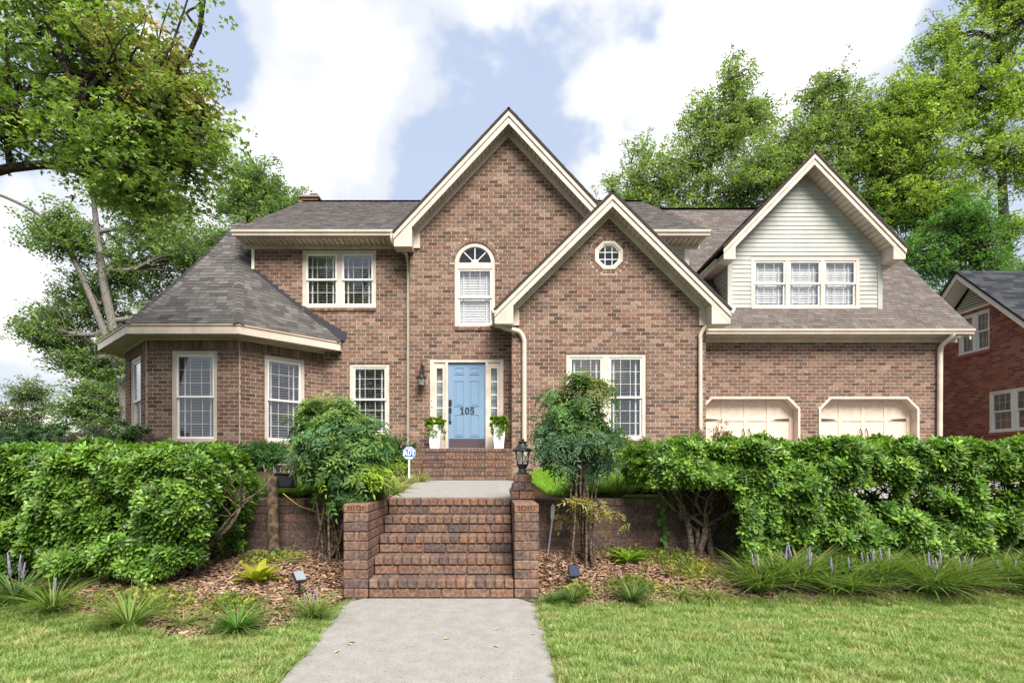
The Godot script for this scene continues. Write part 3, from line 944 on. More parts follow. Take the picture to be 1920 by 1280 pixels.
func arch_window(c: Vector2, r: float, yb: float, z: float) -> void:
	var w := window(house, -house.position, flat(z), c.x - r, yb, c.x + r, 6.13, 1, 3, 1, 1.25, 0.075, false, null, 0.1, true, false)
	var zl := flat(z)
	var f := Mesher.new()
	var outer := PackedVector2Array(); var inner := PackedVector2Array()
	for i in 25:
		var a := PI * i / 24.0
		outer.append(Vector2(cos(a), sin(a)) * r); inner.append(Vector2(cos(a), sin(a)) * (r - 0.095))
	for i in 24:
		f.prism(PackedVector2Array([outer[i], outer[i + 1], inner[i + 1], inner[i]]), -0.13, -0.028, Color.WHITE, Transform3D(Basis.IDENTITY, Vector3(c.x, c.y, 0)))
	f.box(Vector3(c.x - r, 6.13, -0.13), Vector3(c.x + r, 6.205, -0.031))
	put(f.mesh(), "arch_frame", M.trim, w)
	var g := Mesher.new()
	var half := PackedVector2Array([Vector2(-(r - 0.095), 0.005)])
	half.append_array(inner.slice(0, 25))
	g.prism(inner, -0.078, -0.072, Color.WHITE, Transform3D(Basis.IDENTITY, Vector3(c.x, c.y + 0.004, 0)))
	put(g.mesh(), "pane", M.glass, w)
	for i in [1, 2, 3]:
		var a: float = PI * i / 4.0
		var b := Mesher.new()
		b.box(Vector3(0.08, -0.011, -0.07), Vector3(r - 0.09, 0.011, -0.052), Color.WHITE, Transform3D(Basis(Vector3(0, 0, 1), a), Vector3(c.x, c.y, 0)))
		put(b.mesh(), "muntin", M.muntin, w)
	var hub := Mesher.new()
	var hp := PackedVector2Array()
	for i in 13: hp.append(Vector2(cos(PI * i / 12.0), sin(PI * i / 12.0)) * 0.085)
	hub.prism(hp, -0.07, -0.048, Color.WHITE, Transform3D(Basis.IDENTITY, Vector3(c.x, c.y + 0.006, 0)))
	put(hub.mesh(), "hub", M.white_sash, w)
	var back := Mesher.new()
	back.box(Vector3(c.x - r + 0.02, 6.0, -1.0), Vector3(c.x + r - 0.02, 6.75, -0.95))
	put(back.mesh(), "room_wall", M.blind, w)
	header_row(w, Transform3D.IDENTITY, c.x - r, c.x + r, yb - 0.08, yb - 0.003, -0.12, 0.03, BRICKS, M.brick)

func octagon_window(c: Vector2, z: float) -> void:
	var w := Node3D.new()
	w.name = "window"
	house.add_child(w, true)
	w.position = -house.position + Vector3(c.x, c.y, z)
	var f := Mesher.new(); var s := Mesher.new()
	for i in 8:
		var a := TAU * (i - 0.5) / 8; var b := TAU * (i + 0.5) / 8
		var u := Vector2(cos(a), sin(a)); var v2 := Vector2(cos(b), sin(b))
		f.prism(PackedVector2Array([u * 0.352, v2 * 0.352, v2 * 0.285, u * 0.285]), -0.13, 0.012)
		s.prism(PackedVector2Array([u * 0.284, v2 * 0.284, v2 * 0.255, u * 0.255]), -0.12, -0.012)
	put(f.mesh(), "frame", M.trim, w)
	put(s.mesh(), "sash", M.white_sash, w)
	var g := Mesher.new()
	var o := PackedVector2Array()
	for i in 8: o.append(Vector2(cos(TAU * (i + 0.5) / 8), sin(TAU * (i + 0.5) / 8)) * 0.256)
	g.prism(o, -0.065, -0.060)
	put(g.mesh(), "pane", M.glass, w)
	for k: float in [-0.082, 0.082]:
		var b := Mesher.new()
		b.box(Vector3(k - 0.009, -0.235, -0.058), Vector3(k + 0.009, 0.235, -0.04))
		put(b.mesh(), "muntin", M.muntin, w)
		var b2 := Mesher.new()
		b2.box(Vector3(-0.235, k - 0.009, -0.057), Vector3(0.235, k + 0.009, -0.041))
		put(b2.mesh(), "muntin", M.muntin, w)
	var d := Mesher.new()
	d.box(Vector3(-0.4, -0.4, -0.9), Vector3(0.4, 0.4, -0.85))
	put(d.mesh(), "room_wall", M.blind, w)

func front_door(z: float) -> void:
	var d := Node3D.new()
	d.name = "door"
	house.add_child(d, true)
	d.position = -house.position + Vector3(0, 0, z)
	var f := Mesher.new()
	var zf := -0.015
	for p in [[-1.534, -1.44], [-1.165, -1.098], [-0.189, -0.122], [0.155, 0.245]]: f.box(Vector3(p[0], 1.675, -0.14), Vector3(p[1], 3.865, zf))
	f.box(Vector3(-1.44, 3.79, -0.14), Vector3(0.155, 3.865, zf - 0.003))
	f.box(Vector3(-1.534, 1.672, -0.14), Vector3(0.245, 1.70, zf + 0.012))
	put(f.mesh(), "door_frame", M.trim, d)
	for s in [[-1.44, -1.165], [-0.122, 0.155]]:   # sidelights
		var m := Mesher.new()
		var ga: float = s[0] + 0.065; var gb: float = s[1] - 0.065
		m.box(Vector3(s[0], 1.70, -0.11), Vector3(ga, 3.79, -0.045)); m.box(Vector3(gb, 1.70, -0.11), Vector3(s[1], 3.79, -0.045))
		m.box(Vector3(ga, 3.65, -0.11), Vector3(gb, 3.79, -0.045)); m.box(Vector3(ga, 1.70, -0.11), Vector3(gb, 2.05, -0.045))
		put(m.mesh(), "sidelight", M.trim, d)
		for i in 5:
			var ya := 2.05 + i * 0.32
			var g := Mesher.new()
			g.box(Vector3(ga, ya + 0.009, -0.085), Vector3(gb, ya + 0.311, -0.080))
			put(g.mesh(), "pane", M.glass, d)
			var b := Mesher.new()
			b.box(Vector3(ga, ya - 0.009, -0.09), Vector3(gb, ya + 0.009, -0.05))
			put(b.mesh(), "muntin", M.white_sash, d)
		var cur := Mesher.new()
		for i in 8: cur.box(Vector3(ga - 0.02 + i * 0.02, 1.8, -0.22 - 0.012 * (i % 2)), Vector3(ga + i * 0.02, 3.7, -0.215 - 0.012 * (i % 2)), Color(0.42, 0.50, 0.52))
		put(cur.mesh(), "curtain", M.blind, d)
	var leafm := Mesher.new()
	leafm.box(Vector3(-1.096, 1.71, -0.12), Vector3(-0.191, 3.786, -0.075))
	put(leafm.mesh(), "door_leaf", M.door, d)
	for c in [[-0.945, -0.71], [-0.575, -0.34]]:
		for r in [[3.50, 3.675], [2.73, 3.355], [1.995, 2.53]]:
			var m := Mesher.new()
			var a := Vector2(c[0], r[0]); var b := Vector2(c[1], r[1])
			for i in 2:   # raised moulding and a bevelled field
				var o := 0.0 if i == 0 else 0.035
				var zz := -0.063 if i == 0 else -0.067
				if i == 0:
					m.box(Vector3(a.x, a.y, -0.075), Vector3(b.x, a.y + 0.014, zz)); m.box(Vector3(a.x, b.y - 0.014, -0.075), Vector3(b.x, b.y, zz))
					m.box(Vector3(a.x, a.y + 0.014, -0.075), Vector3(a.x + 0.014, b.y - 0.014, zz)); m.box(Vector3(b.x - 0.014, a.y + 0.014, -0.075), Vector3(b.x, b.y - 0.014, zz))
				else:
					m.bevel_box(Vector3(a.x + o, a.y + o, -0.085), Vector3(b.x - o, b.y - o, zz), 0.008)
			put(m.mesh(), "panel", M.door, d)
	var k := Mesher.new()
	k.box(Vector3(-1.08, 1.72, -0.076), Vector3(-0.207, 1.945, -0.071))
	put(k.mesh(), "kick_plate", M.kick_plate, d)
	var h := Mesher.new()
	h.lathe(PackedVector2Array([Vector2(0.0, 0), Vector2(0.036, 0), Vector2(0.036, 0.02), Vector2(0.0, 0.03)]), Vector3.ZERO, 16)
	h.bevel_box(Vector3(-1.082, 2.735, -0.076), Vector3(-1.012, 2.895, -0.045), 0.02)
	h.bevel_box(Vector3(-1.082, 2.56, -0.076), Vector3(-1.018, 2.70, -0.05), 0.02)
	h.tube(PackedVector3Array([Vector3(-1.05, 2.60, -0.06), Vector3(-1.05, 2.585, -0.015), Vector3(-1.05, 2.45, -0.005), Vector3(-1.05, 2.36, -0.03), Vector3(-1.05, 2.33, -0.065)]), PackedFloat32Array([0.012, 0.012, 0.014, 0.012, 0.012]), 8)
	h.bevel_box(Vector3(-1.078, 2.30, -0.076), Vector3(-1.022, 2.375, -0.06), 0.008)
	h.v = h.v.slice(16 * 12); h.n = h.n.slice(16 * 12); h.c = h.c.slice(16 * 12)
	put(h.mesh(), "handle", M.black_metal, d)
	var t := TextMesh.new()
	var sf := SystemFont.new()
	sf.font_names = PackedStringArray(["Droid Serif"]); sf.font_weight = 700
	t.font = sf; t.text = "105"; t.font_size = 64; t.pixel_size = 0.155 / 46.0; t.depth = 0.012
	var num := put(t, "house_number", M.black_metal, d, Vector3(-0.635, 2.625, -0.064))
	tag(num, "black serif house number 105")
	var bell := Mesher.new()
	bell.bevel_box(Vector3(-1.508, 2.71, -0.02), Vector3(-1.468, 2.87, 0.005), 0.008, Color(0.9, 0.9, 0.9))
	put(bell.mesh(), "doorbell", M.white_sash, d)
	var eye := Mesher.new()
	eye.box(Vector3(-1.502, 2.832, 0.004), Vector3(-1.474, 2.862, 0.008))
	put(eye.mesh(), "lens", M.plastic, d)
	var rm := Mesher.new()
	rm.box(Vector3(-1.6, 1.6, -1.4), Vector3(0.3, 4.0, -1.35))
	put(rm.mesh(), "room_wall", M.room, d)

func garage_door(x0: float, x1: float, y0: float, y1: float, z: float) -> void:
	var g := Node3D.new()
	g.name = "garage_door"
	house.add_child(g, true)
	g.position = -house.position + Vector3(0, 0, z)
	var c := 0.30
	var outer := PackedVector2Array([Vector2(x0, y0), Vector2(x0, y1 - c), Vector2(x0 + c, y1), Vector2(x1 - c, y1), Vector2(x1, y1 - c), Vector2(x1, y0)])
	var k := 0.055
	var inner := PackedVector2Array([Vector2(x0 + k, y0), Vector2(x0 + k, y1 - c - k * 0.41), Vector2(x0 + c + k * 0.41, y1 - k), Vector2(x1 - c - k * 0.41, y1 - k), Vector2(x1 - k, y1 - c - k * 0.41), Vector2(x1 - k, y0)])
	var f := Mesher.new()
	for i in 5: f.prism(PackedVector2Array([outer[i], outer[i + 1], inner[i + 1], inner[i]]), -0.30, 0.025)
	put(f.mesh(), "door_frame", M.trim, g)
	var d := Mesher.new()
	d.prism(inner, -0.27, -0.235)
	put(d.mesh(), "door_leaf", M.garage, g)
	var ym := 2.50
	for b in [[x0 + k, x1 - k, ym - 0.035, ym + 0.035], [x0 + k, x1 - k, 1.72, 1.79]]:   # rails
		var m := Mesher.new()
		m.box(Vector3(b[0], b[2], -0.235), Vector3(b[1], b[3], -0.216))
		put(m.mesh(), "rail", M.garage, g)
	var n := 4
	for i in range(0, n + 1):
		var m := Mesher.new()
		var xs := lerpf(x0 + k + 0.05, x1 - k - 0.05, float(i) / n)
		m.box(Vector3(xs - 0.045, y0, -0.235), Vector3(xs + 0.045, y1 - k - (c if i == 0 or i == n else 0.0), -0.219))
		put(m.mesh(), "stile", M.garage, g)
	for s: float in [-1.0, 1.0]:
		var m := Mesher.new()
		var xe := x0 + 0.17 if s < 0 else x1 - 0.17
		m.prism(PackedVector2Array([Vector2(xe, ym - 0.03), Vector2(xe, ym + 0.03), Vector2(xe - s * 0.33, ym + 0.016), Vector2(xe - s * 0.42, ym), Vector2(xe - s * 0.33, ym - 0.016)]), -0.216, -0.205)
		put(m.mesh(), "strap_hinge", M.iron, g)
		var h := Mesher.new()
		var hx := (x0 + x1) / 2 + s * 0.075
		h.tube(PackedVector3Array([Vector3(hx, 2.26, -0.21), Vector3(hx + s * 0.0, 2.22, -0.175), Vector3(hx + 0.02, 2.11, -0.165), Vector3(hx, 2.0, -0.175), Vector3(hx, 1.96, -0.21)]), PackedFloat32Array([0.02, 0.014, 0.014, 0.014, 0.02]), 6)
		put(h.mesh(), "handle", M.iron, g)

func dormer() -> void:
	var z := -14.5
	var cx := 8.13
	var p := 1.04
	var xl := 6.15; var xr := 10.13
	var yb := 5.28; var ys := 6.80
	var apex := ys + (cx - xl) * p + 0.09
	var d := Node3D.new()
	d.name = "dormer"
	house.add_child(d, true)
	d.position = -house.position
	var wy0 := 5.380; var wy1 := 6.732; var wx0 := 6.734; var wx1 := 9.564
	var m := Mesher.new()
	holed(m, PackedVector2Array([Vector2(xl, yb), Vector2(xr, yb), Vector2(xr, ys + 0.09), Vector2(cx, apex), Vector2(xl, ys + 0.09)]), [rect(wx0 + 0.02, wy0 + 0.02, wx1 - 0.02, wy1 - 0.02)], -0.1, 0.0, Color.WHITE, flat(z))
	for x: float in [xl, xr - 0.1]:
		m.prism(PackedVector2Array([Vector2(z - 0.1, yb - 0.1), Vector2(z - 0.1, ys), Vector2(-16.0, ys)]), x, x + 0.1, Color.WHITE, Transform3D(Basis(Vector3(0, 0, 1), Vector3(0, 1, 0), Vector3(1, 0, 0)), Vector3.ZERO))
	put(m.mesh(), "dormer_wall", M.siding, d)
	var hgt := 0.113
	var y := yb + 0.03
	while y < apex - 0.15:
		var a := maxf(xl + 0.09, cx - (apex - y) / p + 0.02); var b := minf(xr - 0.09, cx + (apex - y) / p - 0.02)
		var at := maxf(xl + 0.09, cx - (apex - y - hgt) / p + 0.02); var bt := minf(xr - 0.09, cx + (apex - y - hgt) / p - 0.02)
		if y + hgt > wy0 and y < wy1:
			for s in [[a, wx0, at, wx0], [wx1, b, wx1, bt]]:
				var q := Mesher.new()
				clap(q, s[0], s[1], y, z, hgt, s[2], s[3])
				put(q.mesh(), "siding_board", M.siding, d)
		else:
			var q := Mesher.new()
			clap(q, a, b, y, z, hgt, at, bt)
			put(q.mesh(), "siding_board", M.siding, d)
		y += hgt
	y = yb
	while y < ys:   # boards of the side wall towards the front gable
		var q := Mesher.new()
		var back := minf(-14.62, -13.86 - (y - 4.72) / 1.068)
		q.quad(Vector3(xl - 0.022, y, back), Vector3(xl - 0.022, y, z), Vector3(xl - 0.006, y + hgt, z), Vector3(xl - 0.006, y + hgt, back), Color.WHITE)
		q.quad(Vector3(xl, y, back), Vector3(xl, y, z), Vector3(xl - 0.022, y, z), Vector3(xl - 0.022, y, back), Color.WHITE)
		put(q.mesh(), "siding_board", M.siding, d)
		y += hgt
	var cb := Mesher.new()
	for x: float in [xl, xr - 0.09]: cb.box(Vector3(x - (0.03 if x < cx else 0.0), yb, z + 0.001), Vector3(x + 0.09 + (0.03 if x > cx else 0.0), ys - 0.02, z + 0.034))
	cb.box(Vector3(xl, yb - 0.02, z + 0.001), Vector3(xr, yb + 0.035, z + 0.03))
	put(cb.mesh(), "corner_board", M.siding, d)
	window(house, -house.position, flat(z + 0.055), wx0, wy0, wx1, wy1, 3, 3, 2, 1.25, 0.085, false, null, 0.10)
	gable(cx, 9.17, p, 2.30, -14.02, z, 0.26, 0.001, 0.0, -17.5, WARM_SHINGLES, 0.30)
	for s: float in [-1.0, 1.0]:   # side eaves running back to the roof
		var e := Mesher.new()
		var x := cx + s * 2.02
		e.box(Vector3(minf(x, x + s * 0.28), 6.50, -16.2), Vector3(maxf(x, x + s * 0.28), 6.53, z))
		e.box(Vector3(minf(x + s * 0.25, x + s * 0.28), 6.53, -16.2), Vector3(maxf(x + s * 0.25, x + s * 0.28), 6.72, -14.52))
		inhouse(e, "side_eave", M.trim)

func bay() -> void:
	var hp := -house.position
	var y0 := 0.97
	var a := Vector3(-9.10, 0, -13.7); var b := Vector3(-7.67, 0, -12.25); var c := Vector3(-5.61, 0, -12.25); var d := Vector3(-4.21, 0, -13.7)
	var frame := func(p: Vector3, q: Vector3) -> Transform3D:
		var x := (q - p).normalized()
		return Transform3D(Basis(x, Vector3.UP, x.cross(Vector3.UP)), p)
	var top := 4.05
	var faces := [[a, b, 0.50, 1.52, Rect2()], [b, c, 0.551, 1.564, Rect2(-0.1, 2.05, 2.3, 1.70)], [c, d, 0.56, 1.54, Rect2(-0.1, 2.05, 2.2, 1.70)]]
	for f in faces:
		var xf: Transform3D = frame.call(f[0], f[1])
		var length: float = (f[1] as Vector3).distance_to(f[0])
		var hole := rect(f[2], 1.80, f[3], 3.825)
		var w := brick_wall(house, hp, xf, rect(0.0, y0, length, top - 0.215), [hole], [], f[4], BRICKS, M.mortar, y0, 0.02)
		var back := Mesher.new()
		back.box(Vector3(0, top - 0.215, -0.14), Vector3(length, top + 0.05, -0.009), Color.WHITE, xf)
		put(back.mesh(), "lintel_bed", M.mortar, w)
		header_row(w, xf, 0.0, length, top - 0.21, top - 0.005, -0.1, 0.0, BRICKS, M.brick, 0.0775)
		window(house, hp, xf, f[2], 1.80, f[3], 3.825, 1, 3, 3, 0.12)
		var fr := Mesher.new()
		fr.box(Vector3(-0.03, top, 0.0), Vector3(length + 0.03, top + 0.09, 0.035), Color.WHITE, xf)
		inhouse(fr, "frieze_board", M.trim)
	for p: Vector3 in [b, c]:
		var m := Mesher.new()
		m.box(Vector3(-0.012, y0, -0.012), Vector3(0.012, top, 0.010), Color.WHITE, Transform3D(Basis(Vector3.UP, PI / 8 * (1 if p == c else -1)), p))
		inhouse(m, "corner_joint", M.mortar)
	var sw := Mesher.new()
	sw.box(Vector3(-9.1, y0, -17.2), Vector3(-8.98, top + 0.1, -13.72), Color(0.4, 0.3, 0.25))
	inhouse(sw, "side_wall", M.mortar)
	# eave ring
	var e := [Vector3(-9.66, 0, -15.95), Vector3(-9.66, 0, -13.53), Vector3(-7.84, 0, -11.83), Vector3(-5.44, 0, -11.83), Vector3(-3.74, 0, -13.53), Vector3(-3.74, 0, -13.695)]
	for i in 5:
		var xf: Transform3D = frame.call(e[i], e[i + 1])
		var l: float = (e[i + 1] as Vector3).distance_to(e[i])
		var m := Mesher.new()
		m.box(Vector3(0, 4.095, -0.03), Vector3(l, 4.30, 0.0), Color.WHITE, xf)
		m.box(Vector3(0, 4.27, 0.0), Vector3(l, 4.305, 0.02), Color(0.85, 0.78, 0.7), xf)
		inhouse(m, "fascia", M.trim)
	var so := Mesher.new()
	var inner := [Vector3(-9.05, 0, -15.95), Vector3(-9.05, 0, -13.7), Vector3(-7.66, 0, -12.27), Vector3(-5.62, 0, -12.27), Vector3(-4.2, 0, -13.7), Vector3(-4.1, 0, -13.7)]
	for i in 5:
		var u := Vector3(0, 4.10, 0)
		so.quad(e[i + 1] + u, e[i] + u, inner[i] + u, inner[i + 1] + u, Color.WHITE)
		so.quad(e[i] + u * 1.005, e[i + 1] + u * 1.005, inner[i + 1] + u * 1.005, inner[i] + u * 1.005, Color.WHITE)
	inhouse(so, "soffit", M.trim)
	# bell-cast roof
	var apex := Vector3(-6.72, 7.82, -14.7)
	var prof := [[0.0, 0.0], [0.05, 0.033], [0.1, 0.07], [0.2, 0.155], [0.3, 0.25], [0.45, 0.395], [0.6, 0.546], [0.8, 0.765], [1.0, 1.0]]
	var edge := func(p: Vector3) -> Array:
		var o := []
		for i in 41:
			var u := i / 40.0
			var k := 0
			while k < prof.size() - 2 and prof[k + 1][0] < u: k += 1
			var g: float = lerpf(prof[k][1], prof[k + 1][1], (u - prof[k][0]) / (prof[k + 1][0] - prof[k][0]))
			o.append(Vector3(lerpf(p.x, apex.x, u), lerpf(4.31, apex.y, g), lerpf(p.z, apex.z, u)))
		return o
	var corners := [Vector3(-9.68, 0, -15.95), Vector3(-9.68, 0, -13.52), Vector3(-7.85, 0, -11.81), Vector3(-5.43, 0, -11.81), Vector3(-3.72, 0, -13.52), Vector3(-3.72, 0, -15.95)]
	var count := [0, 0, 150, 150, 0]
	for i in 5:
		var roof := shingles(house, hp, edge.call(corners[i]), edge.call(corners[i + 1]), GREY_SHINGLES, 0.13, 0.23, count[i])
		if i > 0: caps(roof, edge.call(corners[i]), GREY_SHINGLES, 0.11, 0.14)
	# stepped flashing where the bay roof meets the wall
	var line := [[478, 515], [500, 532], [520, 549], [540, 565], [560, 579], [580, 593], [600, 606], [620, 618], [642, 630]]
	for i in 16:
		var f := i / 15.0 * 8.0
		var k := mini(int(f), 7)
		var q := Vector2(line[k][0], line[k][1]).lerp(Vector2(line[k + 1][0], line[k + 1][1]), f - k)
		var m := Mesher.new()
		var pos := Vector3((q.x - 925) * 13.66 / 1040.0, EYE + (880 - q.y) * 13.66 / 1040.0, -13.69)
		m.box(Vector3(-0.11, -0.10, 0.0), Vector3(0.08, 0.13, 0.02 + 0.002 * (i % 2)), Color.WHITE, Transform3D(Basis(Vector3(0, 0, 1), -0.30), pos))
		inhouse(m, "flashing", M.flashing)

# ---------- neighbours ----------

func build_neighbors() -> void:
	var n := thing("brick_house", Vector3(14.5, 0.9, -16.5), "red brick neighbouring house with dark roof and white windows beside the garage", "house")
	var at := -n.position
	var xf := Transform3D(Basis(Vector3(0, 0, 1), Vector3.UP, Vector3(-1, 0, 0)), Vector3(14.5, 0, 0))
	var ap := -16.75
	var up := rect(-17.3, 4.72, -16.2, 5.92)
	var lo := rect(-16.23, 2.26, -14.75, 3.46)
	var gy := 6.72
	brick_wall(n, at, xf, PackedVector2Array([Vector2(-21.0, 0.9), Vector2(-12.5, 0.9), Vector2(-12.5, 2.9), Vector2(ap + 0.72, 6.05), Vector2(ap - 0.72, 6.05), Vector2(-21.0, 2.4)]), [up, lo], [], Rect2(-16.2, 3.5, 1.5, 1.2), RED_BRICKS, M.neighbor_mortar, 0.9, 0.0, 0.235, 0.088)
	var w1 := window(n, at, xf, up[0].x, up[0].y, up[2].x, up[2].y, 2, 3, 2, 0.2, 0.06, false, M.white_sash, 0.12, true, true, false)
	window(n, at, xf, lo[0].x, lo[0].y, lo[2].x, lo[2].y, 2, 3, 2, 0.2, 0.06, false, M.white_sash, 0.12, true, true, false)
	for h in [up, lo]:
		var s := Mesher.new()
		s.box(Vector3(h[0].x - 0.06, h[0].y - 0.09, 0.0), Vector3(h[2].x + 0.06, h[0].y, 0.04), Color(0.5, 0.17, 0.12), xf)
		put(s.mesh(), "sill", M.brick, n, at)
	# louvred gable top
	for i in 7:
		var y := 6.09 + i * 0.085
		var half := (6.75 - y) / 1.0
		var m := Mesher.new()
		m.quad(xf * Vector3(ap - half, y, 0.04), xf * Vector3(ap + half, y, 0.04), xf * Vector3(ap + half - 0.05, y + 0.075, -0.02), xf * Vector3(ap - half + 0.05, y + 0.075, -0.02), Color.WHITE)
		put(m.mesh(), "louvre", M.white_trim, n, at)
	var bd := Mesher.new()
	bd.prism(PackedVector2Array([Vector2(ap - 0.75, 6.04), Vector2(ap + 0.75, 6.04), Vector2(ap, 6.85)]), -0.14, -0.06, Color(0.2, 0.2, 0.2), xf)
	bd.box(Vector3(ap - 0.72, 6.0, -0.01), Vector3(ap + 0.72, 6.07, 0.03), Color.WHITE, xf)
	put(bd.mesh(), "gable_vent", M.white_trim, n, at)
	for s: float in [-1.0, 1.0]:
		var zt := ap + s * 4.6
		var m := Mesher.new()
		m.prism(PackedVector2Array([Vector2(ap, 7.15), Vector2(zt, 7.15 - 4.37), Vector2(zt, 7.15 - 4.37 - 0.20), Vector2(ap, 6.95)]), 0.46, 0.5, Color.WHITE, xf)
		m.prism(PackedVector2Array([Vector2(ap, 6.93), Vector2(zt, 6.93 - 4.37), Vector2(zt, 6.93 - 4.37 - 0.02), Vector2(ap, 6.91)]), 0.0, 0.46, Color.WHITE, xf)
		put(m.mesh(), "rake_board", M.white_trim, n, at)
		var e0 := Vector3(13.96, 7.20 - 4.37, zt); var r0 := Vector3(13.96, 7.20, ap)
		var e1 := Vector3(24.0, e0.y, zt); var r1 := Vector3(24.0, 7.20, ap)
		if s > 0: shingles(n, at, [e0, r0], [e1, r1], BLUE_SHINGLES, 0.14, 0.35)
		else: shingles(n, at, [e1, r1], [e0, r0], BLUE_SHINGLES, 0.28, 0.7)
	var bx := Mesher.new()
	bx.box(Vector3(14.65, 0.9, -20.9), Vector3(24.0, 2.7, -12.6), Color(0.3, 0.12, 0.1))
	put(bx.mesh(), "rear_wall", M.brick, n, at)
	# white gable far behind the garden on the other side
	var w := thing("far_house", Vector3(-33.0, 1.2, -36.0), "pale far house with a low white gable beyond the dark hedge", "house")
	var m := Mesher.new()
	m.prism(PackedVector2Array([Vector2(-4, 0), Vector2(3.0, 0), Vector2(3.0, 1.6), Vector2(-1.5, 4.2), Vector2(-4, 2.8)]), -6, 0)
	put(m.mesh(), "wall", M.siding, w)
	var r := Mesher.new()
	r.prism(PackedVector2Array([Vector2(-1.5, 4.5), Vector2(3.7, 1.5), Vector2(3.7, 1.25), Vector2(-1.5, 4.2)]), -6.3, 0.35, Color.WHITE)
	r.prism(PackedVector2Array([Vector2(-1.5, 4.5), Vector2(-4.5, 2.75), Vector2(-4.5, 2.5), Vector2(-1.5, 4.2)]), -6.3, 0.35, Color.WHITE)
	put(r.mesh(), "roof", M.white_trim, w)


func walk_y(d: float) -> float:
	return 0.88 + clampf((d - 6.13) / 5.64, 0, 1) * 0.09

func slab(m: Mesher, pts: Array, thick: float, top: Callable) -> void:   # pts: (x, depth) corners, counter-clockwise seen from above
	var poly := PackedVector2Array()
	for p in pts: poly.append(Vector2(p[0], -p[1]))
	var t := Geometry2D.triangulate_polygon(poly)
	var v3 := func(q: Vector2, dy: float) -> Vector3: return Vector3(q.x, top.call(-q.y) + dy, q.y)
	for i in range(0, t.size(), 3):
		var a: Vector3 = v3.call(poly[t[i]], 0.0); var b: Vector3 = v3.call(poly[t[i + 1]], 0.0); var c: Vector3 = v3.call(poly[t[i + 2]], 0.0)
		if (b - a).cross(c - a).y < 0: m.tri(a, c, b, Color.WHITE)
		else: m.tri(a, b, c, Color.WHITE)
	for i in poly.size():
		var a := poly[i]; var b := poly[(i + 1) % poly.size()]
		m.quad(v3.call(a, 0.0), v3.call(a, -thick), v3.call(b, -thick), v3.call(b, 0.0), Color.WHITE)

func single_brick(parent: Node3D, a: Vector3, b: Vector3, palette: Array, r := 0.006) -> MeshInstance3D:   # a loose brick between two corners
	var size := (b - a).snapped(Vector3.ONE * 0.001)
	var o := put(brick_mesh(size, rng.randi() % palette.size(), palette, r), "brick", M.step_brick, parent)
	o.position = Vector3((a.x + b.x) / 2, (a.y + b.y) / 2, b.z) + Vector3(0, 0, rng.randf_range(-0.003, 0.003))
	o.rotation = Vector3(rng.randf_range(-0.006, 0.006), rng.randf_range(-0.008, 0.008), rng.randf_range(-0.006, 0.006))
	return o

func part(parent: Node3D, called: String) -> Node3D:
	var o := Node3D.new()
	o.name = called
	parent.add_child(o, true)
	o.position = -parent.position
	return o

func stair(parent: Node3D, x0: float, x1: float, y: float, z: float, tread: float, stretchers: int, headers: int) -> void:
	var st := part(parent, "step")
	var core := Mesher.new()
	core.box(Vector3(x0 + 0.004, y - 0.05, z - tread - 0.12), Vector3(x1 - 0.004, y + 2 * BH - 0.012, z - 0.012))
	put(core.mesh(), "mortar_bed", M.dark_mortar, st)
	var w := (x1 - x0) / stretchers
	for i in stretchers: single_brick(st, Vector3(x0 + i * w + 0.006, y + 0.004, z - 0.1), Vector3(x0 + (i + 1) * w - 0.006, y + BH - 0.005, z), STEP_BRICKS)
	w = (x1 - x0) / headers
	for i in headers: single_brick(st, Vector3(x0 + i * w + 0.006, y + BH + 0.007, z - 0.215), Vector3(x0 + (i + 1) * w - 0.006, y + 2 * BH - 0.002, z + 0.012), STEP_BRICKS, 0.007)

func cheek(parent: Node3D, x0: float, x1: float, z0: float, z1: float, courses: int) -> void:   # side wall of the steps, z1 its front
	var ck := part(parent, "cheek_wall")
	var core := Mesher.new()
	core.box(Vector3(x0 + 0.012, -0.06, z0), Vector3(x1 - 0.012, courses * BH - 0.012, z1 - 0.012))
	put(core.mesh(), "mortar_bed", M.dark_mortar, ck)
	for k in courses:
		var ya := k * BH + 0.005; var yb := (k + 1) * BH - 0.004
		if k % 2 == 1 or k == courses - 1:
			var count := int((z1 - z0) / 0.1125)
			for i in count:
				var b := single_brick(ck, Vector3(x0, ya, z1 - (i + 1) * 0.1125 + 0.005), Vector3(x1, yb, z1 - i * 0.1125 - 0.004), STEP_BRICKS)
				if i == 0 and k == courses - 1:   # the corner brick shows its core holes
					for h in 6:
						for row in 2:
							var hm := Mesher.new()
							hm.box(Vector3(-0.008, -0.006, 0), Vector3(0.008, 0.006, 0.0035))
							put(hm.mesh(), "core_hole", M.plastic, ck, b.position + Vector3(-0.07 + h * 0.028, 0.014 - row * 0.024, -0.001))
		else:
			var count := int((z1 - z0) / BL)
			for i in count + 1:
				var za := maxf(z0, z1 - (i + 1) * BL + 0.005); var zb := z1 - i * BL - 0.004
				if zb - za < 0.03: continue
				single_brick(ck, Vector3(x0, ya, za), Vector3(x0 + 0.093, yb, zb), STEP_BRICKS)
				single_brick(ck, Vector3(x1 - 0.080, ya, za), Vector3(x1, yb, zb), STEP_BRICKS)
				if i == 0: single_brick(ck, Vector3(x0 + 0.102, ya, zb - 0.12), Vector3(x1 - 0.089, yb, zb - 0.003), STEP_BRICKS)

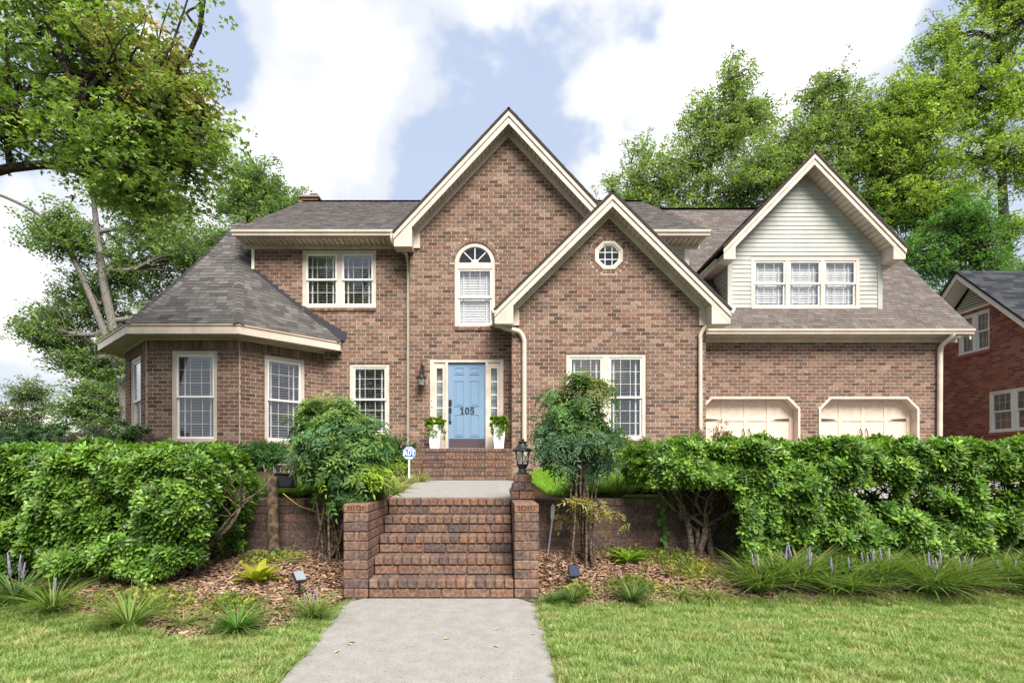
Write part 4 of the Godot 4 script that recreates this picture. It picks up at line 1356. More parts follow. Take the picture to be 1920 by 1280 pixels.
func pier(parent: Node3D, x: float, z: float) -> void:
	var pr := part(parent, "pier")
	var y := 10 * BH
	for k in 3:
		var w: float = [0.25, 0.225, 0.19][k]
		var cut: float = [-0.04, 0.02, 0.3][k]
		if k < 2:
			single_brick(pr, Vector3(x - w / 2, y + 0.004, z - w / 2), Vector3(x + cut - 0.004, y + BH - 0.003, z + w / 2), STEP_BRICKS)
			single_brick(pr, Vector3(x + cut + 0.004, y + 0.004, z - w / 2), Vector3(x + w / 2, y + BH - 0.003, z + w / 2), STEP_BRICKS)
		else:
			single_brick(pr, Vector3(x - w / 2, y + 0.004, z - w / 2), Vector3(x + w / 2, y + BH - 0.003, z + w / 2), STEP_BRICKS)
		y += BH
	var core := Mesher.new()
	core.box(Vector3(x - 0.085, 10 * BH - 0.01, z - 0.085), Vector3(x + 0.085, y - 0.006, z + 0.085))
	put(core.mesh(), "mortar_bed", M.dark_mortar, pr)

func lantern(t: Node3D, at: Vector3, s: float, pedestal: bool) -> void:   # six-sided lantern, its base at "at" inside thing t
	var p := func(a: Array) -> PackedVector2Array:
		var o := PackedVector2Array()
		for q in a: o.append(Vector2(q[0], q[1]) * s)
		return o
	var m := Mesher.new()
	if pedestal:
		m.lathe(p.call([[0.0, 0.0], [0.085, 0.0], [0.085, 0.015], [0.055, 0.03], [0.045, 0.075], [0.06, 0.085], [0.06, 0.10], [0.03, 0.105], [0.0, 0.105]]), at, 20)
	m.lathe(p.call([[0.0, 0.10], [0.055, 0.10], [0.075, 0.115], [0.078, 0.13], [0.0, 0.13]]), at, 20)
	put(m.mesh(), "base", M.black_metal, t)
	var g := Mesher.new()
	g.lathe(p.call([[0.066, 0.131], [0.092, 0.24], [0.098, 0.292]]), at, 24)
	put(g.mesh(), "lamp_glass", M.lamp_glass, t)
	var c := Mesher.new()
	for i in 6:
		var a := TAU * (i + 0.5) / 6; var b := TAU * (i + 1.5) / 6
		var lo := at + Vector3(cos(a) * 0.071, 0.128, sin(a) * 0.071) * s; var hi := at + Vector3(cos(a) * 0.104, 0.296, sin(a) * 0.104) * s
		var lo2 := at + Vector3(cos(b) * 0.071, 0.128, sin(b) * 0.071) * s; var hi2 := at + Vector3(cos(b) * 0.104, 0.296, sin(b) * 0.104) * s
		c.tube(PackedVector3Array([lo, hi]), PackedFloat32Array([0.006 * s, 0.006 * s]), 6)
		c.tube(PackedVector3Array([lo, hi2]), PackedFloat32Array([0.0035 * s, 0.0035 * s]), 5); c.tube(PackedVector3Array([lo2, hi]), PackedFloat32Array([0.0035 * s, 0.0035 * s]), 5)
	put(c.mesh(), "cage", M.black_metal, t)
	var r := Mesher.new()
	r.lathe(p.call([[0.0, 0.29], [0.118, 0.29], [0.125, 0.30], [0.122, 0.315], [0.085, 0.335], [0.055, 0.375], [0.045, 0.395], [0.062, 0.40], [0.062, 0.412], [0.03, 0.418], [0.02, 0.425], [0.026, 0.437], [0.02, 0.45], [0.0, 0.455]]), at, 20)
	put(r.mesh(), "cap", M.black_metal, t)
	for i in 3:
		var cd := Mesher.new()
		var a := TAU * i / 3
		cd.lathe(p.call([[0.0, 0.131], [0.011, 0.131], [0.011, 0.20], [0.006, 0.205], [0.008, 0.225], [0.0, 0.245]]), at + Vector3(cos(a), 0, sin(a)) * 0.03 * s, 8, Color(0.75, 0.73, 0.66))
		put(cd.mesh(), "candle", M.chip, t)

func planter(at: Vector3, label: String) -> void:
	var t := thing("planter", at, label, "planter", "white planters on the porch")
	var m := Mesher.new()
	var h := 0.55
	var bw := 0.105; var tw := 0.15
	for i in 4:
		var a := PI / 4 + i * PI / 2; var b := a + PI / 2
		var f := sqrt(2.0)
		var A := Vector3(cos(a), 0, -sin(a)) * f; var B := Vector3(cos(b), 0, -sin(b)) * f
		var up := Vector3.UP * h
		m.quad(A * bw, B * bw, B * tw + up, A * tw + up, Color.WHITE)
		m.quad(A * tw + up, B * tw + up, B * (tw - 0.018) + up, A * (tw - 0.018) + up, Color.WHITE)
		m.quad(B * (tw - 0.022) + up * 0.8, A * (tw - 0.022) + up * 0.8, A * (tw - 0.018) + up, B * (tw - 0.018) + up, Color.WHITE)
	put(m.mesh(), "pot", M.pot, t)
	var soil := Mesher.new()
	soil.box(Vector3(-0.12, 0.40, -0.12), Vector3(0.12, 0.47, 0.12), Color(0.05, 0.035, 0.025))
	put(soil.mesh(), "potting_soil", M.soil, t)
	var xfs := []; var cols := []
	for i in 44:   # trailing stems
		var ang := rng.randf() * TAU
		var out := Vector3(cos(ang), 0, sin(ang))
		var reach := rng.randf_range(0.12, 0.24)
		var fall := rng.randf_range(0.05, 0.42) if rng.randf() < 0.6 else rng.randf_range(-0.14, 0.05)
		for k in 12:
			var f := k / 11.0
			var p := out * reach * minf(1.0, f * 1.8) + Vector3(0, h + 0.10 * sin(f * PI * 0.6) - fall * maxf(0, f - 0.3) * 1.4, 0)
			xfs.append(Transform3D(Basis(Vector3.UP, rng.randf() * TAU) * Basis(Vector3.RIGHT, rng.randf_range(-0.6, 0.8)) * Basis.from_scale(Vector3.ONE * rng.randf_range(0.8, 1.3)), p + Vector3(rng.randf_range(-0.02, 0.02), 0, rng.randf_range(-0.02, 0.02))))
			cols.append(Color(0.24, 0.36, 0.035) * rng.randf_range(0.7, 1.35))
	many("foliage", cluster("trail"), M.leaf, xfs, cols, t)

func build_props() -> void:
	# walks
	var m := Mesher.new()
	slab(m, [[-1.19, 2.2], [0.345, 2.2], [0.355, 3.1], [0.39, 4.6], [0.37, 4.95], [0.22, 5.15], [-1.20, 5.15], [-1.36, 4.95], [-1.25, 3.9], [-1.20, 3.1]], 0.1, func(_d): return 0.0)
	tag(put(m.mesh(), "lower_path", M.concrete), "pale concrete path leading from the lawn up to the front steps", "", "", "structure")
	m = Mesher.new()
	slab(m, [[-1.17, 6.30], [0.20, 6.30], [0.22, 7.88], [-1.24, 7.88]], 0.1, walk_y)
	slab(m, [[-1.24, 7.895], [0.22, 7.895], [0.42, 11.0], [0.46, 11.76], [-1.45, 11.76], [-1.56, 11.2], [-1.40, 9.6]], 0.1, walk_y)
	tag(put(m.mesh(), "upper_path", M.concrete), "pale concrete path between the front steps and the porch", "", "", "structure")
	# front steps
	var fs := thing("front_steps", Vector3(-0.485, 0, -5.16), "five brick garden steps with low cheek walls at the top of the lower path", "steps")
	for i in 5: stair(fs, -1.162, 0.191, i * 2 * BH, -(5.16 + i * 0.2425), 0.2425, 6, 15)
	var lastbed := Mesher.new()
	lastbed.box(Vector3(-1.16, 0.5, -6.32), Vector3(0.19, 0.862, -6.25))
	put(lastbed.mesh(), "mortar_bed", M.dark_mortar, part(fs, "step_back"))
	cheek(fs, -1.395, -1.168, -6.14, -5.15, 10)
	cheek(fs, 0.197, 0.424, -6.14, -5.15, 10)
	pier(fs, 0.315, -6.0)
	pier(fs, -1.285, -6.0)
	var sides := [["rail", -7.4, -1.40, "dark brick retaining wall behind the wooden post and bushy nandina"], ["rail", 0.43, 7.4, "dark brick retaining wall behind the slender nandina and gnarled hedge trunk"]]
	for s in sides:
		var w := thing("retaining_wall", Vector3((s[1] + s[2]) / 2, 0.1, -6.14), s[3], "garden wall", "low brick retaining walls")
		var view := Rect2(-3.2, 0, 1.8, 1) if s[1] < 0 else Rect2(0.4, 0, 2.3, 1)
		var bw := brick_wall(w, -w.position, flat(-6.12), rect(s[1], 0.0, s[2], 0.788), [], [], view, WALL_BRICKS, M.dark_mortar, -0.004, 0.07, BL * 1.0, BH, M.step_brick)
		var top := Mesher.new()
		top.box(Vector3(s[1], 0.785, -6.33), Vector3(s[2], 0.868, -6.132))
		put(top.mesh(), "mortar_bed", M.dark_mortar, bw)
		var cap := part(w, "coping")
		var x: float = maxf(s[1], view.position.x) if s[1] < 0 else s[1]
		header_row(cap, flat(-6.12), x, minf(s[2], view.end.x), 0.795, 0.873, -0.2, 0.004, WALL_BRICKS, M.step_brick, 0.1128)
	# porch
	var po := thing("porch_steps", Vector3(-0.7, 0.95, -12.9), "brick porch with four steps under the blue front door", "steps")
	for i in 4: stair(po, -1.534, 0.275, 0.97 + i * 2 * BH, -(11.77 + i * 0.23), 0.23, 8, 23)
	var pl := part(po, "porch_wall")
	var pm := Mesher.new()
	pm.box(Vector3(-1.85, 0.8, -13.38), Vector3(0.41, 1.66, -12.475))
	put(pm.mesh(), "mortar_bed", M.dark_mortar, pl)
	for seg in [[-1.862, -1.54], [0.28, 0.42]]:
		for k in 8:
			var w: float = seg[1] - seg[0]
			var n := maxi(1, roundi(w / (0.0787 if k == 7 else 0.2255)))
			for i in n:
				single_brick(pl, Vector3(seg[0] + i * w / n + 0.004, 0.97 + k * BH + 0.004, -12.57), Vector3(seg[0] + (i + 1) * w / n - 0.004, 0.97 + (k + 1) * BH - 0.003, -12.46), STEP_BRICKS)
	for i in 5:
		for k in 12: single_brick(pl, Vector3(-1.86 + k * 0.19, 1.60, -12.87 - (i - 1) * 0.115 - 0.107), Vector3(-1.86 + (k + 1) * 0.19 - 0.008, 1.675, -12.87 - (i - 1) * 0.115), STEP_BRICKS)
	# lanterns
	var pier_lamps := [[0.315, "black caged lantern on the brick pier beside the slender nandina"], [-1.285, "black caged lantern on the brick pier half hidden by the bushy nandina"]]
	for a in pier_lamps:
		var t := thing("post_lantern", Vector3(a[0], 13 * BH, -6.0), a[1], "lantern", "lanterns on the brick piers")
		lantern(t, Vector3.ZERO, 0.86, true)
	var wl := thing("wall_lantern", Vector3(-1.713, 3.190, -13.2), "black hanging wall lantern on the brick beside the front door", "lantern")
	lantern(wl, Vector3(0, -0.13, 0), 1.05, false)
	var br := Mesher.new()
	br.tube(PackedVector3Array([Vector3(0, 0.33, 0), Vector3(0, 0.50, 0), Vector3(0, 0.56, -0.03), Vector3(0, 0.55, -0.10), Vector3(0, 0.46, -0.18)]), PackedFloat32Array([0.01, 0.01, 0.01, 0.01, 0.012]), 8)
	br.bevel_box(Vector3(-0.05, 0.30, -0.198), Vector3(0.05, 0.52, -0.175), 0.01)
	br.lathe(PackedVector2Array([Vector2(0.012, 0.5), Vector2(0.008, 0.56), Vector2(0.0, 0.62)]), Vector3.ZERO, 10)
	put(br.mesh(), "bracket", M.black_metal, wl)
	planter(Vector3(-1.353, 1.676, -12.85), "tall white planter of trailing lime foliage under the doorbell")
	planter(Vector3(0.130, 1.676, -12.85), "tall white planter of trailing lime foliage beside the projecting gable wall")
	# security sign
	var sg := thing("yard_sign", Vector3(-1.595, 1.0, -10.5), "blue octagonal security sign on a white stake by the porch steps", "sign")
	var st := Mesher.new()
	st.box(Vector3(-0.014, -0.05, -0.012), Vector3(0.014, 0.46, -0.004))
	put(st.mesh(), "stake", M.sign_white, sg)
	var oct := func(r: float) -> PackedVector2Array:
		var o := PackedVector2Array()
		for i in 8: o.append(Vector2(cos(TAU * (i + 0.5) / 8), sin(TAU * (i + 0.5) / 8)) * r)
		return o
	var cen := Transform3D(Basis.IDENTITY, Vector3(0, 0.51, 0))
	var s1 := Mesher.new(); s1.prism(oct.call(0.133), -0.004, 0.0, Color.WHITE, cen)
	var board := put(s1.mesh(), "board", M.sign_blue, sg)
	for rr: Array in [[0.124, 0.117]]:
		var ring := Mesher.new()
		for i in 8:
			var a := Vector2(cos(TAU * (i - 0.5) / 8), sin(TAU * (i - 0.5) / 8)); var b := Vector2(cos(TAU * (i + 0.5) / 8), sin(TAU * (i + 0.5) / 8))
			ring.prism(PackedVector2Array([a * rr[0], b * rr[0], b * rr[1], a * rr[1]]), 0.0, 0.002, Color.WHITE, cen)
		put(ring.mesh(), "border", M.sign_white, board)
	var lines := Mesher.new()
	lines.box(Vector3(-0.06, 0.583, 0.0), Vector3(0.06, 0.598, 0.002)); lines.box(Vector3(-0.07, 0.425, 0.0), Vector3(0.07, 0.435, 0.002)); lines.box(Vector3(-0.055, 0.408, 0.0), Vector3(0.055, 0.416, 0.002))
	put(lines.mesh(), "small_print", M.sign_white, board)
	var tm := TextMesh.new()
	var sf := SystemFont.new()
	sf.font_names = PackedStringArray(["Droid Sans"]); sf.font_weight = 700; sf.font_italic = true
	tm.font = sf; tm.text = "ADT"; tm.font_size = 64; tm.pixel_size = 0.105 / 46.0; tm.depth = 0.003
	put(tm, "lettering", M.sign_white, board, Vector3(0, 0.51, 0.002)).scale = Vector3(0.78, 1.0, 1.0)
	# wooden post with a black floodlight
	var wp := thing("wooden_post", Vector3(-2.37, 0.2, -5.93), "weathered round wooden post standing before the dark retaining wall", "post")
	var w := Mesher.new()
	w.tube(PackedVector3Array([Vector3(0.03, -0.1, 0), Vector3(0.02, 0.3, 0), Vector3(0.0, 0.92, 0), Vector3(0, 0.925, 0)]), PackedFloat32Array([0.062, 0.061, 0.058, 0.05]), 14)
	put(w.mesh(), "shaft", M.wood, wp)
	var fl := thing("floodlight", Vector3(-2.29, 1.0, -6.03), "black box floodlight fixed behind the top of the wooden post", "floodlight")
	var hd := Mesher.new()
	hd.bevel_box(Vector3(-0.10, 0.0, -0.10), Vector3(0.12, 0.145, 0.035), 0.015, Color.WHITE, Transform3D(Basis(Vector3(0, 0, 1), -0.05), Vector3.ZERO))
	hd.box(Vector3(-0.125, 0.148, -0.12), Vector3(0.12, 0.16, 0.05), Color.WHITE, Transform3D(Basis(Vector3(0, 0, 1), -0.05), Vector3.ZERO))
	put(hd.mesh(), "housing", M.black_metal, fl)
	var lens := Mesher.new()
	lens.box(Vector3(0.055, 0.03, 0.034), Vector3(0.10, 0.075, 0.04))
	put(lens.mesh(), "sensor", M.solar, fl)
	var cd := Mesher.new()
	cd.tube(PackedVector3Array([Vector3(-2.28, 0.94, -6.0), Vector3(-2.24, 0.90, -6.02), Vector3(-2.12, 0.80, -6.05), Vector3(-1.98, 0.75, -6.07), Vector3(-1.85, 0.69, -6.08), Vector3(-1.75, 0.50, -6.08), Vector3(-1.72, 0.33, -6.05)]), PackedFloat32Array([0.006, 0.006, 0.006, 0.006, 0.006, 0.006, 0.006]), 6)
	tag(put(cd.mesh(), "cord", M.yellow_cord), "yellow cord hanging over the wall beside the wooden post", "cord")
	var rod := thing("garden_stake", Vector3(0.578, 0.28, -5.98), "thin grey metal stake leaning on the wall beside the steps", "stake")
	var rm := Mesher.new()
	rm.tube(PackedVector3Array([Vector3(0, -0.05, 0.03), Vector3(0.06, 0.40, 0.0)]), PackedFloat32Array([0.011, 0.011]), 8)
	put(rm.mesh(), "rod", M.grey_metal, rod)
	var bl := Mesher.new()
	bl.prism(PackedVector2Array([Vector2(0.04, 0.38), Vector2(0.075, 0.38), Vector2(0.09, 0.52), Vector2(0.065, 0.55), Vector2(0.045, 0.52)]), -0.008, 0.0)
	put(bl.mesh(), "blade", M.grey_metal, rod)
	# solar spotlights
	for a in [[Vector3(-1.70, 0.131, -4.86), 0.7, "silver-topped solar spotlight tilted in the mulch near the flowering clump", Color(0.5, 0.52, 0.55)], [Vector3(0.76, 0.109, -5.24), 0.05, "dark solar spotlight facing the lawn in the mulch by the nandina", Color(0.9, 0.9, 0.9)]]:
		var t := thing("solar_light", a[0], a[2], "solar light", "solar spotlights in the mulch", a[1])
		var s := Mesher.new()
		s.tube(PackedVector3Array([Vector3(0, -0.08, 0), Vector3(0, 0.10, 0)]), PackedFloat32Array([0.009, 0.011]), 8)
		put(s.mesh(), "stake", M.plastic, t)
		var tilt := Transform3D(Basis(Vector3.RIGHT, -0.45 if a[1] < 0.5 else -0.9), Vector3(0, 0.13, 0))
		var b := Mesher.new()
		b.bevel_box(Vector3(-0.05, -0.06, -0.025), Vector3(0.05, 0.06, 0.012), 0.008, Color.WHITE, tilt)
		put(b.mesh(), "housing", M.plastic, t)
		var pn := Mesher.new()
		pn.box(Vector3(-0.043, -0.052, 0.012), Vector3(0.043, 0.052, 0.015), Color.WHITE, tilt)
		put(pn.mesh(), "solar_panel", M.grey_metal if a[1] > 0.5 else M.solar, t)


# ---------- ground ----------

func bed_y(x: float, d: float) -> float:
	if x < -0.5: return clampf((d - 3.9) / 2.2, 0, 1) * 0.30 * lerpf(smoothstep(1.34, 1.95, -x), 1.0, smoothstep(5.0, 6.0, d))
	return clampf((d - 4.75) / 1.35, 0, 1) * 0.30 * lerpf(smoothstep(0.38, 0.9, x), 1.0, smoothstep(5.0, 6.0, d))

func bed_edge(x: float) -> float:   # depth where the lawn ends and the mulch begins
	var e := [[-6.0, 4.75], [-4.1, 4.62], [-3.28, 4.30], [-1.98, 3.80], [-1.62, 4.02], [-1.44, 4.6], [-1.36, 4.98], [0.40, 4.98], [0.8, 4.72], [1.8, 4.90], [6.0, 5.02]]
	if x <= e[0][0]: return e[0][1]
	for i in e.size() - 1:
		if x < e[i + 1][0]: return lerpf(e[i][1], e[i + 1][1], (x - e[i][0]) / (e[i + 1][0] - e[i][0]))
	return 5.02

func ground_y(x: float, d: float) -> float:
	if d < 6.17:
		if x > -1.39 and x < 0.42: return -0.03 if d > 5.1 else -0.014
		return bed_y(x, d)
	var yard := 0.83 + clampf((d - 6.2) / 6.6, 0, 1) * 0.47
	var near := 1.0 - smoothstep(0.95, 2.0, absf(x + 0.5))
	if d < 13.5: yard = lerpf(yard, walk_y(d) - 0.04, near)
	if x > 4.4: yard = lerpf(yard, 0.74 + clampf((d - 7.0) / 7.2, 0, 1) * 0.24, smoothstep(4.4, 5.2, x))
	if d > 16.0: yard = lerpf(yard, 1.0, clampf((d - 16.0) / 10.0, 0, 1))
	return yard

func build_ground() -> void:
	var xs := [-220.0, -120.0, -60.0, -40.0, -25.0, -16.0, -11.0, -8.0]
	var x := -6.0
	while x < 7.0:
		xs.append(x); x += 0.12
	xs += [7.5, 8.5, 10.0, 12.0, 15.0, 20.0, 30.0, 50.0, 90.0, 220.0]
	xs += [-1.392, -1.388, 0.418, 0.422]
	xs.sort()
	var ds := [-200.0, -80.0, -30.0, -12.0, -5.0, 0.0, 1.5, 2.4]
	var d := 2.8
	while d < 6.05:
		ds.append(d); d += 0.12
	ds += [6.10, 6.165, 6.175, 6.4, 6.8, 7.3, 7.9, 8.5, 9.2, 10.0, 10.8, 11.6, 12.4, 13.2, 14.0, 16.0, 19.0, 24.0, 32.0, 48.0, 80.0, 140.0, 300.0]
	var m := Mesher.new()
	for i in xs.size() - 1:
		for k in ds.size() - 1:
			var a: float = xs[i]; var b: float = xs[i + 1]; var p: float = ds[k]; var q: float = ds[k + 1]
			var mx := (a + b) / 2; var md := (p + q) / 2
			var col := Color(0.075, 0.095, 0.030)
			if md > bed_edge(mx) and md < 6.17: col = Color(0.095, 0.055, 0.032)
			elif md >= 6.17 and md < 12.0 and mx < 0.9 and mx > -6.0: col = Color(0.10, 0.065, 0.04)
			m.quad(Vector3(a, ground_y(a, p), -p), Vector3(b, ground_y(b, p), -p), Vector3(b, ground_y(b, q), -q), Vector3(a, ground_y(a, q), -q), col)
	tag(put(m.mesh(), "ground", M.soil), "", "", "", "structure")
	var dr := Mesher.new()
	slab(dr, [[5.1, 7.2], [11.6, 7.2], [11.6, 14.25], [5.1, 14.25]], 0.15, func(dd): return 0.77 + clampf((dd - 7.0) / 7.2, 0, 1) * 0.24)
	tag(put(dr.mesh(), "driveway", M.concrete), "", "", "", "structure")

# ---------- foliage pieces ----------

var clusters := {}

func cluster(kind: String, variant := 0) -> ArrayMesh:
	var key := kind + str(variant)
	if clusters.has(key): return clusters[key]
	var r := RandomNumberGenerator.new()
	r.seed = hash(key)
	var m := Mesher.new()
	var tone := func(lo: float, hi: float) -> Color:
		var v := r.randf_range(lo, hi)
		return Color(v, v, v)
	match kind:
		"rosette":   # whorl of glossy hedge leaves round a shoot tip
			for i in 9:
				var a := TAU * i * 0.382 + r.randf() * 0.4
				var lift := 0.25 + 0.9 * i / 9.0
				var dir := Vector3(cos(a), lift, sin(a)).normalized()
				m.leaf(Vector3(0, i * 0.004 - 0.02, 0), dir, Vector3.UP, r.randf_range(0.055, 0.082), 0.028, 0.25, 0.22, 4, tone.call(0.75, 1.2), 0.55)
		"box":   # small dense leaves
			for i in 16:
				var dir := Vector3(r.randfn(), r.randfn() * 0.7 + 0.5, r.randfn()).normalized()
				m.leaf(dir * r.randf() * 0.05, dir, Vector3(0.1, 1, 0.2), 0.042, 0.022, 0.2, 0.1, 2, tone.call(0.7, 1.3))
		"nandina":   # compound leaf: pairs of pointed leaflets on a drooping rib
			for k in 3:
				var a := TAU * k / 3 + r.randf()
				var out := Vector3(cos(a), 0.25, sin(a)).normalized()
				for j in 5:
					var p := out * (0.03 + j * 0.028) - Vector3.UP * 0.006 * j * j
					for s: float in [-1.0, 1.0]:
						if j == 4 and s > 0: continue
						var dir := (out.rotated(Vector3.UP, s * (0.9 if j < 4 else 0.0)) + Vector3(0, r.randf_range(-0.5, 0.15), 0)).normalized()
						m.leaf(p, dir, Vector3.UP, r.randf_range(0.045, 0.065), 0.019, 0.2, 0.25, 3, tone.call(0.75, 1.25), 0.4)
		"maple":   # spray of tree leaves
			for i in 11:
				var a := r.randf() * TAU
				var dir := Vector3(cos(a), r.randf_range(-0.6, 0.5), sin(a)).normalized()
				var p := Vector3(r.randfn(), r.randfn() * 0.7, r.randfn()) * 0.085
				m.leaf(p, dir, Vector3(r.randfn() * 0.5, 1, r.randfn() * 0.5), r.randf_range(0.10, 0.15), r.randf_range(0.075, 0.10), 0.25, 0.2, 2, tone.call(0.7, 1.3))
		"oak":   # larger lobed leaves seen from close by
			for i in 9:
				var a := r.randf() * TAU
				var dir := Vector3(cos(a), r.randf_range(-0.7, 0.4), sin(a)).normalized()
				var p := Vector3(r.randfn(), r.randfn() * 0.7, r.randfn()) * 0.075
				var up := Vector3(r.randfn() * 0.4, 1, r.randfn() * 0.4)
				var c: Color = tone.call(0.7, 1.3)
				m.leaf(p, dir, up, r.randf_range(0.10, 0.13), 0.045, 0.2, 0.15, 3, c)
				var side := dir.cross(up).normalized()
				for s: float in [-1.0, 1.0]: m.leaf(p + dir * 0.025, (dir + side * s * 1.1).normalized(), up, 0.062, 0.03, 0.2, 0.1, 2, c)
		"trail":
			for i in 6:
				var a := TAU * i / 6.0
				m.leaf(Vector3.ZERO, Vector3(cos(a), r.randf_range(-0.3, 0.5), sin(a)).normalized(), Vector3.UP, 0.05, 0.042, 0.15, 0.3, 3, tone.call(0.8, 1.2), 0.6)
		"grass":
			for i in 9:
				var a := r.randf() * TAU
				var dir := Vector3(cos(a) * r.randf_range(0.2, 0.9), 1, sin(a) * r.randf_range(0.2, 0.9)).normalized()
				var p := Vector3(r.randfn(), 0, r.randfn()) * 0.014
				m.leaf(p, dir, Vector3(-cos(a), 0.2, -sin(a)), r.randf_range(0.03, 0.06), 0.0055, 0.0, 0.3, 2, tone.call(0.75, 1.25), 0.3)
		"twig":
			for i in 12:
				var a := r.randf() * TAU
				m.tube(PackedVector3Array([Vector3.ZERO, Vector3(cos(a), r.randf_range(0.2, 1.0), sin(a)).normalized() * r.randf_range(0.06, 0.14)]), PackedFloat32Array([0.0022, 0.001]), 3, tone.call(0.8, 1.2), 1.0, false)
	clusters[key] = m.mesh()
	return clusters[key]

func aim(axis: Vector3, spin: float, s: float) -> Basis:   # y axis along "axis"
	var y := axis.normalized()
	var x := y.cross(Vector3(0.3, 0.1, 1.0)).normalized()
	return Basis(x, y, x.cross(y)) * Basis(Vector3.UP, spin) * Basis.from_scale(Vector3.ONE * s)

func mixed(cols: Array, spread := 0.25, gain := 1.55) -> Color:
	var c: Color = (cols[rng.randi() % cols.size()] as Color).lerp(cols[rng.randi() % cols.size()], rng.randf())
	var k := gain * rng.randf_range(1.0 - spread, 1.0 + spread)
	return Color(c.r * k, c.g * k, c.b * k)

func limb(m: Mesher, a: Vector3, b: Vector3, r0: float, r1: float, bend: float, col: Color, sides := 7) -> PackedVector3Array:
	var path := PackedVector3Array(); var rr := PackedFloat32Array()
	var off := Vector3(rng.randfn(), rng.randfn() * 0.5, rng.randfn()) * bend
	var off2 := Vector3(rng.randfn(), rng.randfn() * 0.5, rng.randfn()) * bend * 0.5
	var n := 6
	for i in n + 1:
		var t := float(i) / n
		path.append(a.lerp(b, t) + off * sin(PI * t) + off2 * sin(TAU * t)); rr.append(lerpf(r0, r1, t))
	m.tube(path, rr, sides, col, 1.0, false)
	return path

# ---------- hedges ----------

func hedge(called: String, label: String, x0: float, x1: float, d0: float, d1: float, y1: float, trunks: Array, open: Callable, count: int) -> void:
	var t := thing(called, Vector3((x0 + x1) / 2, bed_y((x0 + x1) / 2, 5.8), -(d0 + d1) / 2), label, "hedge", "clipped hedges before the house")
	var f := FastNoiseLite.new()
	f.seed = int(x0 * 10) + 5; f.frequency = 0.9; f.fractal_octaves = 3
	var xfs := []; var cols := []
	var greens := [Color(0.085, 0.175, 0.026), Color(0.130, 0.250, 0.034), Color(0.055, 0.120, 0.026), Color(0.200, 0.310, 0.048)]
	var w := x1 - x0; var dd := d1 - d0
	var singles := []
	while xfs.size() < count:
		var p: Vector3; var nn: Vector3
		var u := rng.randf()
		var x := rng.randf_range(x0, x1)
		if u < 0.50:
			p = Vector3(x, rng.randf_range(0.12, y1), -d0); nn = Vector3(0, 0.1, 1)
		elif u < 0.74:
			p = Vector3(x, y1, -rng.randf_range(d0, d1)); nn = Vector3(0, 1, 0)
		elif u < 0.84:
			var e := x0 if rng.randf() < 0.5 else x1
			p = Vector3(e, rng.randf_range(0.2, y1), -rng.randf_range(d0, d1)); nn = Vector3(-1 if e == x0 else 1, 0.1, 0)
		elif u < 0.9:
			p = Vector3(x, rng.randf_range(0.3, y1), -d1); nn = Vector3(0, 0.1, -1)
		else:
			p = Vector3(x, rng.randf_range(0.3, y1 - 0.1), -rng.randf_range(d0 + 0.1, d1 - 0.1)); nn = Vector3(0, 1, 0)
		# round the shoulders, then push in and out so that the face is lumpy
		var c := Vector3(clampf(p.x, x0 + 0.25, x1 - 0.25), clampf(p.y, 0.5, y1 - 0.22), clampf(p.z, -d1 + 0.25, -d0 - 0.25))
		var o := p - c
		if u < 0.9 and o.length() > 0.001:
			p = c + o.normalized() * minf(o.length(), 0.25); nn = (nn + o.normalized()).normalized()
		var lump := f.get_noise_3d(p.x * 2.2, p.y * 2.2, p.z * 2.2)
		p += nn * (lump * (0.12 if nn.y > 0.75 else 0.26) - absf(rng.randfn()) * 0.05)
		var under := p.y < 0.45 and p.y < 0.45 - 0.5 * lump - 0.25
		if under or open.call(p, lump): continue
		if lump < -0.24 and p.y < y1 - 0.35 and rng.randf() < 0.85: continue
		var axis := nn * 0.75 + Vector3(rng.randfn() * 0.35, 0.55 + rng.randfn() * 0.3, rng.randfn() * 0.35)
		var xf := Transform3D(aim(axis, rng.randf() * TAU, rng.randf_range(0.55, 1.12)), p - t.position)
		var col := mixed(greens, 0.4, 1.35)
		if singles.size() < 150 and u < 0.45 and absf(p.x) < 4.5 and rng.randf() < 0.12: singles.append([xf, col])
		else: xfs.append(xf); cols.append(col)
	for k in 2:
		many("foliage", cluster("rosette", k), M.gloss_leaf, xfs.slice(k * count / 2, (k + 1) * count / 2), cols.slice(k * count / 2, (k + 1) * count / 2), t)
	var kinds := {}
	for s in singles:
		var q: Color = (s[1] as Color)
		var i: int = int(q.g * 18.0)
		if not kinds.has(i):
			var mat: StandardMaterial3D = M.gloss_leaf.duplicate()
			mat.albedo_color = Color(q.r, q.g, q.b).linear_to_srgb()
			kinds[i] = mat
		var o := put(cluster("rosette", 0), "leaf_cluster", kinds[i], t)
		o.transform = s[0]
	var b := Mesher.new()
	for tr in trunks:
		var base := Vector3(tr[0], bed_y(tr[0], tr[1]) - 0.05, -tr[1]) - t.position
		for k in tr[2]:
			var fork := base + Vector3(rng.randf_range(-0.1, 0.1), rng.randf_range(0.2, 0.45), rng.randf_range(-0.06, 0.06))
			limb(b, base + Vector3(rng.randfn() * 0.03, 0, rng.randfn() * 0.03), fork, 0.042, 0.030, 0.02, Color(0.27, 0.22, 0.17))
			for j in 4:
				var top := fork + Vector3(rng.randf_range(-0.45, 0.45), rng.randf_range(0.25, 0.6), rng.randf_range(-0.25, 0.25))
				limb(b, fork, top, 0.022, 0.011, 0.05, Color(0.25, 0.20, 0.15))
				for l in 3:
					limb(b, top, top + Vector3(rng.randf_range(-0.3, 0.3), rng.randf_range(0.05, 0.35), rng.randf_range(-0.25, 0.25)), 0.010, 0.004, 0.03, Color(0.22, 0.18, 0.13), 5)
	put(b.mesh(), "branches", M.bark, t)

# ---------- shrubs ----------

